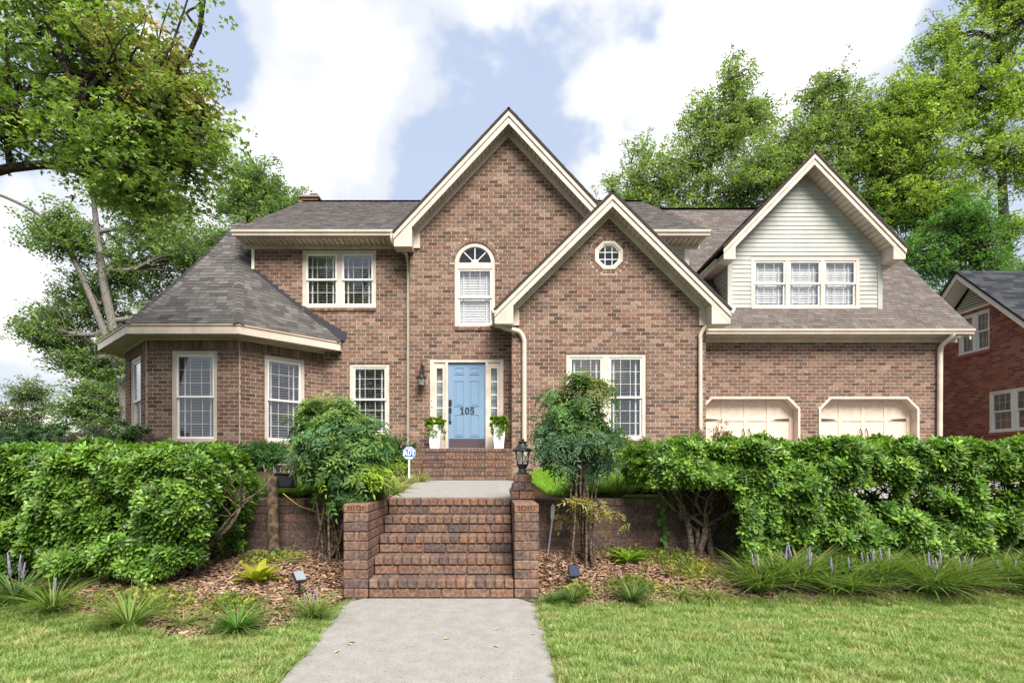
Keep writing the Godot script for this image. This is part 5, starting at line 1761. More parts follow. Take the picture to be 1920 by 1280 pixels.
func shrub(called: String, label: String, category: String, base: Vector3, lobes: Array, kind: String, n: int, cols: Array, stems: int, mat: Material, size := 1.0, group := "", low := 0.0) -> Node3D:
	var t := thing(called, base, label, category, group)
	var b := Mesher.new()
	var xfs := []; var cs := []
	var total := 0.0
	for l in lobes: total += (l[1] as Vector3).x * (l[1] as Vector3).y * (l[3] if l.size() > 3 else 1.0)
	for l in lobes:
		var c: Vector3 = l[0]; var r: Vector3 = l[1]
		var own: Array = l[2] if l.size() > 2 else cols
		var tips := []
		for i in maxi(8, int(40 * r.x * r.y / total * lobes.size())):
			var q := Vector3(rng.randfn(), rng.randfn(), rng.randfn()).normalized() * pow(rng.randf(), 0.45) * rng.randf_range(0.75, 1.3)
			if kind == "nandina" and rng.randf() < 0.35: q = q.normalized() * rng.randf_range(1.1, 1.4) + Vector3(0, 0.1, 0)
			tips.append(c + q * r)
		var share := int(n * r.x * r.y / total * (l[3] if l.size() > 3 else 1.0))
		for i in share:
			var tip: Vector3 = tips[rng.randi() % tips.size()]
			var p: Vector3 = tip + Vector3(rng.randfn(), rng.randfn() * 0.8, rng.randfn()) * r * (0.10 if kind == "nandina" else 0.13)
			if p.y < low: continue
			var out := (p - c) / r
			xfs.append(Transform3D(aim(out * 0.6 + Vector3(rng.randfn() * 0.4, 0.7, rng.randfn() * 0.4), rng.randf() * TAU, size * rng.randf_range(0.7, 1.3)), p))
			cs.append(mixed(own, 0.3, 1.9))
	many("foliage", cluster(kind), mat, xfs, cs, t)
	for i in stems:
		var l: Array = lobes[rng.randi() % lobes.size()]
		var c: Vector3 = l[0]; var r: Vector3 = l[1]
		var a := Vector3(rng.randf_range(-0.5, 0.5) * r.x * 1.1, -0.05, rng.randf_range(-0.5, 0.5) * r.z * 1.1)
		var e := c + Vector3(rng.randf_range(-0.7, 0.7), rng.randf_range(-0.3, 0.7), rng.randf_range(-0.7, 0.7)) * r
		limb(b, a, e, 0.014 if kind == "nandina" else 0.012, 0.005, 0.03, Color(0.26, 0.20, 0.15).lerp(Color(0.16, 0.12, 0.09), rng.randf()), 6)
	if stems > 0: put(b.mesh(), "stems", M.bark, t)
	return t

# ---------- strap-leaved clumps ----------

func strap_mesh(n: int, length: float, width: float, sd: int, col: Color, upright := 1.0) -> ArrayMesh:
	var r := RandomNumberGenerator.new()
	r.seed = sd
	var m := Mesher.new()
	for i in n:
		var a := r.randf() * TAU
		var out := Vector3(cos(a), 0, sin(a))
		var dir := (out * r.randf_range(0.15, 1.1) + Vector3.UP * upright).normalized()
		var v := r.randf_range(0.7, 1.3)
		var c := Color(col.r * v, col.g * v, col.b * v)
		if r.randf() < 0.06: c = Color(0.32, 0.28, 0.10)
		m.leaf(out * r.randf() * length * 0.14, dir, (Vector3.UP * 0.9 - out * 0.2), length * r.randf_range(0.65, 1.15), width, 0.3, r.randf_range(0.45, 1.15), 6, c, 0.35)
	return m.mesh()

func spikes(t: Node3D, n: int, h: float, reach: float) -> void:
	for i in n:
		var m := Mesher.new()
		var a := rng.randf() * TAU
		var p := Vector3(cos(a), 0, sin(a)) * rng.randf() * reach
		var top := p * 1.4 + Vector3(rng.randfn() * 0.02, h * rng.randf_range(0.8, 1.1), rng.randfn() * 0.02)
		m.tube(PackedVector3Array([p * 0.6, top]), PackedFloat32Array([0.0025, 0.002]), 5, Color(0.10, 0.09, 0.12), 1.0, false)
		for k in 34:
			var f := k / 33.0
			var q := top - (top - p * 0.6).normalized() * (f * 0.11)
			var b := k * 2.4
			m.lathe(PackedVector2Array([Vector2(0, -0.004), Vector2(0.004, 0.0), Vector2(0, 0.004)]), q + Vector3(cos(b), 0, sin(b)) * (0.002 + 0.006 * f), 5, Color(0.36, 0.27, 0.56).lerp(Color(0.52, 0.44, 0.70), rng.randf()))
		put(m.mesh(), "flower_spike", M.chip, t)

# ---------- trees ----------

# Boughs run from the trunk into each ellipsoid of the crown; twigs end in sprays of leaves, so that the crown is clumped and open.
func tree(called: String, label: String, group: String, base: Vector3, trunks: Array, lobes: Array, kind: String, sprays: int, per: int, size: float, greens: Array, bark: Color, spread: float) -> void:
	var t := thing(called, base, label, "tree", group)
	var b := Mesher.new()
	var ends := []
	for tr in trunks:   # a trunk: points and radii
		var c := Curve3D.new()
		for i in tr[0].size():
			var tan := Vector3.ZERO
			if i > 0 and i < tr[0].size() - 1: tan = ((tr[0][i + 1] as Vector3) - tr[0][i - 1]) * 0.18
			c.add_point(tr[0][i], -tan, tan)
		c.bake_interval = 0.5
		var path := c.get_baked_points()
		var rr := PackedFloat32Array()
		for i in path.size(): rr.append(lerpf(tr[1], tr[2], pow(float(i) / (path.size() - 1), 0.8)))
		b.tube(path, rr, 10, bark, 1.0, false)
		for i in range(path.size() / 3, path.size()): ends.append([path[i], rr[i]])
	var xfs := []; var cols := []
	for l in lobes:
		var c: Vector3 = l[0]; var r: Vector3 = l[1] * 1.18
		var best: Array = ends[0]
		for e in ends:
			if (e[0] as Vector3).distance_to(c) + maxf(0, (e[0] as Vector3).y - c.y) < (best[0] as Vector3).distance_to(c) + maxf(0, (best[0] as Vector3).y - c.y): best = e
		var bough := limb(b, best[0], c, minf(best[1] * 0.7, 0.14), 0.035, spread * 0.5, bark * 0.9)
		var own: Array = l[2] if l.size() > 2 else greens
		var n := int(1.25 * sprays * (l[3] if l.size() > 3 else 1.0))
		for i in n:
			var q := Vector3(rng.randfn(), rng.randfn(), rng.randfn()).normalized() * pow(rng.randf(), 0.45)
			var tip := c + q * r
			var plume := rng.randf() < 0.16 and q.y > -0.2
			if plume: tip = c + Vector3(q.x * 0.8, 0.75 + rng.randf() * 0.55, q.z * 0.8) * r
			var from: Vector3 = bough[2 + rng.randi() % 5]
			if rng.randf() < 0.8: limb(b, from, tip, 0.028, 0.008, spread * 0.2, bark * 0.9, 4)
			var dir := (tip - from).normalized()
			var shade := rng.randf_range(0.8, 1.2)
			for k in int(per * 0.7):
				var f := rng.randf()
				var p := tip - dir * spread * (1.6 if plume else 0.9) * f + Vector3(clampf(rng.randfn(), -1.5, 1.5), clampf(rng.randfn(), -1.5, 1.5) * 0.55 - 0.2, clampf(rng.randfn(), -1.5, 1.5)) * spread * (0.34 + 0.30 * f) * (0.55 if plume else 1.0)
				xfs.append(Transform3D(aim(Vector3(rng.randfn() * 0.35, 1, rng.randfn() * 0.35), rng.randf() * TAU, size * rng.randf_range(0.65, 1.1)), p))
				cols.append(mixed(own, 0.2, 2.25) * shade)
	put(b.mesh(), "trunk", M.bark, t)
	var half := xfs.size() / 2
	many("crown", cluster(kind, 0), M.leaf, xfs.slice(0, half), cols.slice(0, half), t)
	many("crown", cluster(kind, 1), M.leaf, xfs.slice(half), cols.slice(half), t)

func build_plants() -> void:
	# lawn
	var xfs := []; var cols := []
	var gc := [Color(0.150, 0.235, 0.060), Color(0.200, 0.270, 0.085), Color(0.110, 0.190, 0.045), Color(0.25, 0.29, 0.12)]
	var straw := [Color(0.29, 0.29, 0.13), Color(0.25, 0.27, 0.11)]
	var gf := FastNoiseLite.new()
	gf.frequency = 0.7; gf.seed = 8
	while xfs.size() < 95000:
		var d := pow(rng.randf(), 1.25) * 2.6 + 2.6
		var x := rng.randf_range(-0.62, 0.66) * d * 1.75 if rng.randf() < 0.9 else rng.randf_range(-5, 6)
		var n := gf.get_noise_2d(x * 3.0, d * 3.0)
		if d > bed_edge(x) + 0.05 + n * 0.12 or (x > -1.225 - maxf(0, d - 3.6) * 0.07 and x < 0.372): continue
		xfs.append(Transform3D(Basis(Vector3.UP, rng.randf() * TAU) * Basis.from_scale(Vector3.ONE * rng.randf_range(0.6, 1.15) * (1.0 + gf.get_noise_2d(x * 9.0, d * 9.0) * 0.7)), Vector3(x, ground_y(x, d) - 0.004, -d)))
		var dry := rng.randf() < 0.22 + n * 0.9   # straw-coloured tufts lie in patches
		cols.append(mixed(straw if dry else gc, 0.3, 1.6))
	for i in 16000:   # lawn above the retaining wall
		var d := rng.randf_range(7.2, 12.4); var x := rng.randf_range(0.75, 4.3)
		xfs.append(Transform3D(Basis(Vector3.UP, rng.randf() * TAU) * Basis.from_scale(Vector3.ONE * rng.randf_range(1.3, 2.6)), Vector3(x, ground_y(x, d), -d)))
		cols.append(mixed([Color(0.13, 0.26, 0.03), Color(0.20, 0.33, 0.05)], 0.2))
	tag(many("lawn", cluster("grass"), M.grass, xfs, cols), "short green lawn grass on both sides of the path", "grass")
	# mulch
	xfs = []; cols = []
	var chip := Mesher.new()
	chip.bevel_box(Vector3(-0.021, -0.0025, -0.005), Vector3(0.021, 0.0025, 0.005), 0.0012)
	var tries := 0
	while xfs.size() < 30000 and tries < 200000:
		tries += 1
		var d := rng.randf_range(3.7, 6.1); var x := rng.randf_range(-4.4, 6.2)
		if rng.randf() < 0.12:
			d = rng.randf_range(6.4, 11.6); x = rng.randf_range(-2.6, -1.2)
			if x > -1.25 - (d - 6.3) * 0.05: continue
		elif d < bed_edge(x) - 0.03 + rng.randfn() * 0.05 or (x > -1.42 and x < 0.44): continue
		xfs.append(Transform3D(Basis(Vector3.UP, rng.randf() * TAU) * Basis(Vector3.RIGHT, rng.randfn() * 0.35) * Basis(Vector3.BACK, rng.randfn() * 0.3) * Basis.from_scale(Vector3(rng.randf_range(0.4, 1.7), rng.randf_range(0.6, 1.5), rng.randf_range(0.5, 1.8))), Vector3(x, ground_y(x, d) + rng.randf() * 0.02, -d)))
		cols.append(mixed([Color(0.21, 0.135, 0.088), Color(0.11, 0.068, 0.046), Color(0.33, 0.235, 0.165), Color(0.17, 0.10, 0.065)], 0.35, 1.25))
	tag(many("mulch", chip.mesh(), M.chip, xfs, cols), "brown wood chip mulch in the garden beds", "mulch")
	# fallen leaves on the lawn and path
	for i in 20:
		var d := rng.randf_range(3.2, 4.9); var x := rng.randf_range(-0.55, 0.75) * d
		if i > 17: x = rng.randf_range(-1.1, 0.3)
		var lf := Mesher.new()
		var a := rng.randf() * TAU
		lf.leaf(Vector3.ZERO, Vector3(cos(a), 0.1, sin(a)), Vector3.UP, rng.randf_range(0.03, 0.06), 0.022, 0.4, 0.2, 3, [Color(0.30, 0.18, 0.09), Color(0.45, 0.33, 0.18), Color(0.34, 0.36, 0.12)][i % 3])
		var onpath := x > -1.2 and x < 0.36
		tag(put(lf.mesh(), "fallen_leaf", M.chip, null, Vector3(x, 0.006 if onpath else ground_y(x, d) + 0.035, -d)), "small dry leaf lying on the " + ("concrete path" if onpath else "lawn grass"), "leaf", "fallen leaves on the " + ("path" if onpath else "lawn"))
	# hedges
	hedge("clipped_hedge", "dense clipped hedge beside the wooden post, green to the ground", -6.4, -2.50, 4.85, 5.95, 1.40, [[-2.9, 5.4, 2], [-3.7, 5.4, 2], [-4.6, 5.4, 2]],
		func(p: Vector3, _l: float) -> bool: return p.x > -2.50 - maxf(0, 0.9 - p.y) * 0.30, 15000)
	hedge("clipped_hedge", "clipped hedge with bare twisted trunks showing, before the garage doors", 1.52, 7.2, 5.45, 6.45, 1.46, [[2.18, 5.95, 3], [2.36, 6.0, 3], [3.5, 5.9, 2], [4.4, 5.9, 2], [5.3, 5.9, 2]],
		func(p: Vector3, _l: float) -> bool: return (p.y < 1.04 and p.x < 2.42 + maxf(0, 0.55 - p.y) * 0.2) or (p.y > 0.86 and p.y < 1.03 and p.x > 3.55 and p.x < 4.05), 18000)
	# nandinas
	var nd := [Color(0.060, 0.120, 0.040), Color(0.085, 0.165, 0.045), Color(0.125, 0.200, 0.050), Color(0.045, 0.095, 0.045)]
	var lime := [Color(0.22, 0.29, 0.035), Color(0.17, 0.25, 0.035)]
	shrub("nandina_bush", "bushy nandina with lime lower sprays beside the steps' brick cheek wall", "bush", Vector3(-1.64, 0.28, -5.78),
		[[Vector3(0.02, 1.32, 0), Vector3(0.33, 0.24, 0.32)], [Vector3(0.20, 1.12, 0.05), Vector3(0.30, 0.26, 0.28)], [Vector3(-0.14, 1.14, 0.0), Vector3(0.24, 0.24, 0.24)], [Vector3(0.16, 0.80, 0.12), Vector3(0.32, 0.20, 0.25)], [Vector3(0.05, 0.98, 0.08), Vector3(0.30, 0.14, 0.22)], [Vector3(0.28, 0.86, 0.22), Vector3(0.26, 0.06, 0.14), lime], [Vector3(0.0, 1.46, 0), Vector3(0.28, 0.14, 0.22), [Color(0.13, 0.20, 0.05), Color(0.17, 0.22, 0.06)]]],
		"nandina", 1000, nd, 16, M.leaf, 1.0, "nandinas flanking the steps", 0.45)
	shrub("nandina_bush", "slender upright nandina with bare grey stems beside the pier lantern", "bush", Vector3(0.92, 0.28, -5.75),
		[[Vector3(-0.06, 1.46, 0), Vector3(0.28, 0.28, 0.26)], [Vector3(-0.02, 1.16, 0), Vector3(0.33, 0.24, 0.28), [Color(0.060, 0.110, 0.062), Color(0.080, 0.140, 0.070), Color(0.050, 0.09, 0.055)]], [Vector3(0.0, 1.70, 0), Vector3(0.22, 0.12, 0.2), [Color(0.13, 0.17, 0.07), Color(0.20, 0.17, 0.08)]], [Vector3(0.05, 0.46, 0.05), Vector3(0.34, 0.12, 0.2), [Color(0.22, 0.17, 0.05), Color(0.16, 0.16, 0.05)], 0.12]],
		"nandina", 900, nd, 20, M.leaf, 0.85, "nandinas flanking the steps", 0.3)
	# shrubs against the house
	var dk := [Color(0.030, 0.075, 0.022), Color(0.045, 0.105, 0.028), Color(0.060, 0.125, 0.030)]
	var gy := func(x: float, d: float) -> Vector3: return Vector3(x, ground_y(x, d), -d)
	shrub("boxwood", "low clipped dark boxwood under the bay's angled window", "bush", gy.call(-4.654, 11.0), [[Vector3(0, 0.24, 0), Vector3(0.48, 0.30, 0.35)], [Vector3(-0.2, 0.3, 0), Vector3(0.3, 0.26, 0.3)], [Vector3(0.22, 0.3, 0), Vector3(0.3, 0.24, 0.3)]], "box", 1700, dk, 4, M.leaf, 1.0)
	shrub("boxwood", "rounded green shrub beside the porch behind the security sign", "bush", gy.call(-2.197, 11.6), [[Vector3(0, 0.35, 0), Vector3(0.45, 0.38, 0.35)], [Vector3(0.12, 0.12, 0.15), Vector3(0.45, 0.20, 0.3), [Color(0.12, 0.19, 0.03), Color(0.16, 0.22, 0.035)]]], "box", 1700, dk, 4, M.leaf, 1.0)
	shrub("boxwood", "mottled round shrub under the front gable window", "bush", gy.call(2.804, 12.0), [[Vector3(0, 0.33, 0), Vector3(0.52, 0.34, 0.4)], [Vector3(-0.25, 0.28, 0), Vector3(0.4, 0.28, 0.3)]], "box", 1500, [Color(0.11, 0.16, 0.05), Color(0.16, 0.19, 0.07), Color(0.07, 0.12, 0.04)], 4, M.leaf, 1.0)
	shrub("laurel_bush", "dark broadleaf bush at the bay's outer corner", "bush", gy.call(-7.663, 11.6), [[Vector3(0, 0.55, 0), Vector3(0.45, 0.38, 0.4)], [Vector3(-0.1, 0.3, 0), Vector3(0.5, 0.3, 0.4)]], "rosette", 420, dk, 5, M.gloss_leaf, 1.2)
	shrub("barberry_bush", "twiggy grey-brown shrub before the bay's front window", "bush", gy.call(-6.954, 11.3), [[Vector3(0, 0.42, 0), Vector3(0.28, 0.25, 0.25)]], "twig", 220, [Color(0.22, 0.16, 0.14), Color(0.15, 0.13, 0.11)], 6, M.bark, 1.0)
	shrub("barberry_bush", "twiggy grey-brown shrub between the dark broadleaf bush and the far hedge", "bush", gy.call(-8.544, 11.8), [[Vector3(0, 0.5, 0), Vector3(0.42, 0.3, 0.3)]], "twig", 300, [Color(0.24, 0.19, 0.17), Color(0.15, 0.15, 0.11)], 6, M.bark, 1.2)
	shrub("far_hedge", "dark clipped hedge running off behind the bay's side", "hedge", Vector3(-12.332, 1.1, -15.0), [[Vector3(-0.6, 0.75, 0), Vector3(1.1, 0.55, 0.5)], [Vector3(0.6, 0.75, 0), Vector3(1.1, 0.55, 0.5)], [Vector3(-2.0, 0.7, 0), Vector3(1.1, 0.5, 0.5)]], "rosette", 2400, [Color(0.030, 0.060, 0.028), Color(0.040, 0.080, 0.034)], 6, M.leaf, 1.3)
	for a in [[1352, 0.55, "reddish shrub sprig rising behind the hedge before the garage door"], [1305, 0.30, "low reddish twigs behind the hedge beside the downspout"]]:
		shrub("barberry_sprig", a[2], "bush", Vector3((a[0] - 925) * 8.5 / 1040.0, 0.85, -8.5), [[Vector3(0, 0.70 + a[1] * 0.35, 0), Vector3(0.16, 0.22, 0.15), [Color(0.14, 0.06, 0.05), Color(0.12, 0.09, 0.05)]], [Vector3(0.4, 0.62, 0), Vector3(0.30, 0.15, 0.15), [Color(0.14, 0.06, 0.05), Color(0.12, 0.09, 0.05)]]], "box", 130, dk, 9, M.leaf, 0.7)
	# strap-leaved clumps
	var meshes := [strap_mesh(330, 0.40, 0.012, 1, Color(0.14, 0.28, 0.06), 1.1), strap_mesh(170, 0.46, 0.012, 2, Color(0.21, 0.31, 0.08), 1.3), strap_mesh(170, 0.36, 0.012, 3, Color(0.11, 0.20, 0.055), 1.4), strap_mesh(80, 0.30, 0.012, 4, Color(0.25, 0.32, 0.09), 0.7)]
	var clumps := [[Vector3(-1.86, 0.017, -4.02), 0, 0.62, 0, "round dense bright-green grassy clump at the lawn edge"], [Vector3(-2.69, 0.026, -4.09), 1, 0.78, 0, "loose wide grassy clump below the dense hedge"], [Vector3(-2.31, 0.033, -4.14), 3, 0.7, 0, "small sparse grassy clump between two larger clumps"],
		[Vector3(-1.44, 0.071, -4.42), 1, 0.62, 4, "grassy clump with pale violet spikes beside the path and solar light"], [Vector3(-3.90, 0.086, -4.53), 2, 1.1, 4, "dark grassy clump with violet spikes under the dense hedge"], [Vector3(-3.48, 0.064, -4.37), 1, 0.8, 1, "sprawling grassy clump beside the dark violet-spiked one"],
		[Vector3(1.22, 0.027, -4.87), 2, 0.68, 1, "dark tufted clump below the bright hosta"], [Vector3(0.70, 0.027, -4.87), 2, 0.55, 0, "dark tufted clump in front of the solar light"], [Vector3(0.54, 0.031, -4.89), 2, 0.45, 0, "small dark tuft at the path edge by the steps"], [Vector3(1.68, 0.054, -4.99), 3, 0.7, 0, "pale sparse grassy tuft in the mulch"], [Vector3(1.93, 0.045, -4.95), 3, 0.8, 0, "low pale grassy tuft at the mulch edge"]]
	for c in clumps:
		var t := thing("lilyturf", c[0], c[4], "plant", "grassy clumps in the front beds", rng.randf() * TAU)
		t.scale = Vector3.ONE * c[2]
		t.position.y = ground_y(t.position.x, -t.position.z)
		put(meshes[c[1]], "leaves", M.grass, t)
		if c[3] > 0: spikes(t, c[3], 0.38, 0.10)
	for i in 30:
		var x := 2.45 + i * 0.105 + rng.randfn() * 0.03
		var d := 5.12 + (0.20 if i % 2 else 0.0) + rng.randfn() * 0.04
		var t := thing("lilyturf", Vector3(x, ground_y(x, d), -d), "arching grassy clump in the violet-flowered border below the hedge", "plant", "border clumps below the hedge", rng.randf() * TAU)
		t.scale = Vector3.ONE * rng.randf_range(0.8, 1.15)
		put(meshes[1 + i % 2], "leaves", M.grass, t)
		spikes(t, [2, 0, 1, 0, 3, 0][i % 6], 0.36, 0.12)
	for i in 26:   # flowering clumps above the walls
		var left := i < 13
		var x := (-2.75 + (i % 13) * 0.10) if left else (0.95 + (i % 13) * 0.13)
		var d := rng.randf_range(6.45, 7.3)
		var t := thing("lilyturf", Vector3(x, ground_y(x, d), -d), "flowering grassy clump above the wall behind the " + ("wooden post" if left else "slender nandina"), "plant", "flowering clumps above the " + ("post" if left else "nandina") + " wall", rng.randf() * TAU)
		t.scale = Vector3.ONE * rng.randf_range(0.7, 0.95)
		put(meshes[i % 2], "leaves", M.grass, t)
		spikes(t, 3, 0.42, 0.14)
	for c in [[-1.45, 10.9, 1.0, "pale arching clump at the foot of the security sign"], [-1.62, 10.4, 0.9, "pale arching clump in the mulch before the security sign"], [-1.38, 8.2, 0.85, "arching clump where the upper path's mulch begins"], [0.62, 11.3, 1.0, "pale striped clump beside the porch steps behind the pier lantern"], [-1.32, 7.2, 0.8, "arching clump behind the half-hidden lantern pier"]]:
		var t := thing("lilyturf", Vector3(c[0], ground_y(c[0], c[1]), -c[1]), c[3], "plant", "clumps along the upper path", rng.randf() * TAU)
		t.scale = Vector3.ONE * c[2]
		put(strap_mesh(110, 0.34, 0.016, int(c[1] * 10), Color(0.36, 0.40, 0.16)), "leaves", M.grass, t)
	# vine hanging over the wall
	var vi := thing("hanging_vine", Vector3(1.86, 0.86, -6.08), "green vine hanging down the brick wall beside the twisted hedge trunk", "vine")
	var vm := Mesher.new()
	vm.tube(PackedVector3Array([Vector3(0, 0.35, -0.1), Vector3(0, 0.03, 0.0), Vector3(0.01, -0.2, 0.0), Vector3(0.02, -0.48, 0.01)]), PackedFloat32Array([0.005, 0.005, 0.004, 0.003]), 5, Color(0.16, 0.26, 0.05))
	put(vm.mesh(), "stem", M.chip, vi)
	for i in 15:
		var lm := Mesher.new()
		var q := Vector3(rng.randfn() * 0.02, 0.0 - i * 0.033, 0.015)
		lm.leaf(q, Vector3(rng.randf_range(-1, 1), -0.7, 0.5), Vector3(0, 0.5, 1), 0.075, 0.05, 0.2, 0.2, 4, Color(0.10, 0.24, 0.045) * rng.randf_range(0.8, 1.3), 0.6)
		put(lm.mesh(), "leaf", M.leaf, vi)
	# hostas
	for h in [[Vector3(-2.16, 0.161, -5.08), Color(0.30, 0.33, 0.03), "yellow-green hosta in the mulch before the wooden post", 1.0], [Vector3(1.40, 0.226, -5.77), Color(0.18, 0.32, 0.03), "bright green hosta in the mulch beyond the dark solar light", 0.85]]:
		var t := thing("hosta", h[0], h[2], "plant", "hostas in the mulch")
		for i in 17:
			var m := Mesher.new()
			var a := i * 2.4
			var el := 0.65 + 1.6 * i / 17.0
			var v := rng.randf_range(0.75, 1.25)
			m.leaf(Vector3(cos(a), 0, sin(a)) * 0.02, Vector3(cos(a), el, sin(a)).normalized(), Vector3.UP, rng.randf_range(0.20, 0.28) * h[3], 0.078 * h[3], 0.35, 0.5, 6, (h[1] as Color) * v, 0.55)
			put(m.mesh(), "leaf", M.leaf, t)
	# creeping cover in the mulch
	xfs = []; cols = []
	for c in [[1.85, 5.85, 0.35], [1.45, 5.95, 0.25], [2.0, 5.5, 0.25], [0.75, 5.05, 0.12], [-2.3, 5.75, 0.3], [-3.0, 4.7, 0.3], [-2.1, 4.5, 0.2], [1.3, 5.15, 0.2], [-2.7, 4.5, 0.25]]:
		for i in 130:
			var x: float = c[0] + rng.randfn() * c[2] * 0.6; var d: float = c[1] + rng.randfn() * c[2] * 0.4
			if d > 6.1: continue
			xfs.append(Transform3D(aim(Vector3(rng.randfn() * 0.4, 1, rng.randfn() * 0.4), rng.randf() * TAU, rng.randf_range(0.5, 1.0)), Vector3(x, ground_y(x, d) + rng.randf() * 0.05, -d)))
			cols.append(mixed([Color(0.26, 0.24, 0.05), Color(0.17, 0.21, 0.045), Color(0.10, 0.17, 0.04)], 0.25))
	tag(many("ground_cover", cluster("box"), M.leaf, xfs, cols), "olive and yellow creeping weeds in the mulch", "ground cover")
	# trees
	var near := [Color(0.130, 0.185, 0.058), Color(0.170, 0.228, 0.068), Color(0.100, 0.150, 0.055)]
	var tan := [Color(0.165, 0.175, 0.065), Color(0.195, 0.160, 0.075), Color(0.140, 0.180, 0.058)]
	tree("oak_tree", "large near tree arching over the lawn with dark boughs and tan-tinged leaves", "", Vector3(-9.65, 0.6, -8.3), [[[Vector3(0, -0.3, 0), Vector3(0.1, 2.5, 0), Vector3(0.6, 4.4, 0), Vector3(1.3, 6.5, 0.2), Vector3(1.6, 9.5, 0.3)], 0.26, 0.10], [[Vector3(0.5, 4.0, 0), Vector3(2.0, 5.0, 0.0), Vector3(3.4, 5.1, 0.1)], 0.12, 0.05]],
		[[Vector3(2.4, 8.2, 0), Vector3(1.3, 1.2, 1.3)], [Vector3(1.5, 6.9, 0.6), Vector3(1.1, 0.9, 1.2)], [Vector3(3.5, 7.0, 0.2), Vector3(1.1, 0.95, 1.1)], [Vector3(2.6, 6.1, 0.2), Vector3(1.2, 0.8, 1.2)], [Vector3(4.4, 6.4, 0.0), Vector3(0.9, 0.7, 0.9), tan], [Vector3(5.0, 5.6, 0.0), Vector3(0.75, 0.6, 0.8)], [Vector3(4.0, 5.4, 0.1), Vector3(0.9, 0.6, 0.9)], [Vector3(4.9, 6.2, 0.0), Vector3(0.5, 0.35, 0.5), tan, 0.6],
		[Vector3(4.5, 4.7, 0.1), Vector3(0.6, 0.4, 0.6), null if false else near, 0.5], [Vector3(3.2, 8.1, 0), Vector3(0.8, 0.6, 0.8)], [Vector3(5.45, 7.75, 0.2), Vector3(0.18, 0.14, 0.2), near, 0.05]], "oak", 44, 14, 0.9, near, Color(0.13, 0.11, 0.095), 0.55)
	var mid := [Color(0.110, 0.165, 0.070), Color(0.145, 0.205, 0.080), Color(0.090, 0.135, 0.065)]
	tree("maple_tree", "pale-trunked leaning tree behind the turret bay roof", "", Vector3(-13.6, 1.0, -21.0), [[[Vector3(0, -0.3, 0), Vector3(-0.5, 4.0, 0), Vector3(-1.2, 7.5, 0), Vector3(-1.6, 11.0, 0)], 0.30, 0.08], [[Vector3(-0.45, 3.4, 0), Vector3(-1.6, 7.0, 0.3), Vector3(-3.0, 9.4, 0.3), Vector3(-5.0, 10.5, 0.3)], 0.16, 0.05]],
		[[Vector3(-2.8, 6.6, -1.2), Vector3(1.7, 1.1, 1.2)], [Vector3(-1.0, 8.2, -1.0), Vector3(1.6, 1.3, 1.6)], [Vector3(1.4, 6.4, -1.0), Vector3(1.8, 1.4, 1.2)], [Vector3(-2.4, 4.6, -1.0), Vector3(1.5, 0.8, 1.2)], [Vector3(0.8, 4.3, 0.2), Vector3(1.7, 1.4, 1.3)], [Vector3(3.2, 8.4, 0), Vector3(1.7, 1.0, 1.4)], [Vector3(-1.6, 2.6, 0.3), Vector3(1.1, 0.9, 1.0)], [Vector3(-0.8, 5.6, -1.6), Vector3(1.2, 0.8, 1.0)], [Vector3(-2.6, 9.0, 0.3), Vector3(1.3, 0.9, 1.2)], [Vector3(1.0, 9.4, -0.6), Vector3(1.7, 1.2, 1.3)], [Vector3(2.6, 5.6, -0.6), Vector3(1.5, 1.2, 1.2)], [Vector3(-3.8, 5.6, -0.6), Vector3(1.2, 0.9, 1.0)], [Vector3(-0.4, 10.8, -0.4), Vector3(1.5, 1.0, 1.2)]], "maple", 78, 13, 0.95, mid, Color(0.36, 0.33, 0.30), 0.62)
	tree("maple_tree", "loose thin-stemmed tree rising behind the chimney and the bay roof", "", Vector3(-11.5, 1.0, -24.0), [[[Vector3(0, -0.3, 0), Vector3(0.3, 4.0, 0), Vector3(0.6, 7.0, 0), Vector3(1.0, 10.0, 0)], 0.18, 0.05], [[Vector3(0.4, 5.0, 0), Vector3(1.8, 8.0, 0), Vector3(3.2, 9.6, 0)], 0.10, 0.03]],
		[[Vector3(0.4, 8.0, 0), Vector3(1.7, 1.2, 1.4)], [Vector3(1.9, 10.6, 0), Vector3(1.6, 1.4, 1.4)], [Vector3(2.4, 8.6, 0), Vector3(1.5, 0.9, 1.2)], [Vector3(3.9, 10.2, 0), Vector3(0.9, 0.7, 0.8), mid, 0.5], [Vector3(-1.2, 6.2, 0), Vector3(1.8, 1.4, 1.4)], [Vector3(0.6, 5.6, 0), Vector3(1.8, 1.3, 1.2)], [Vector3(0.4, 12.0, 0), Vector3(1.4, 1.2, 1.3)], [Vector3(2.6, 11.6, 0), Vector3(0.9, 0.8, 0.8), mid, 0.5], [Vector3(3.4, 9.0, 0), Vector3(1.4, 1.0, 1.0)], [Vector3(1.2, 12.6, 0), Vector3(1.3, 1.0, 1.0)], [Vector3(4.6, 9.8, 0), Vector3(0.9, 0.6, 0.7), mid, 0.5]], "maple", 66, 12, 0.95, mid, Color(0.20, 0.17, 0.15), 0.6)
	var pale := [Color(0.115, 0.175, 0.075), Color(0.150, 0.215, 0.075), Color(0.090, 0.145, 0.065)]
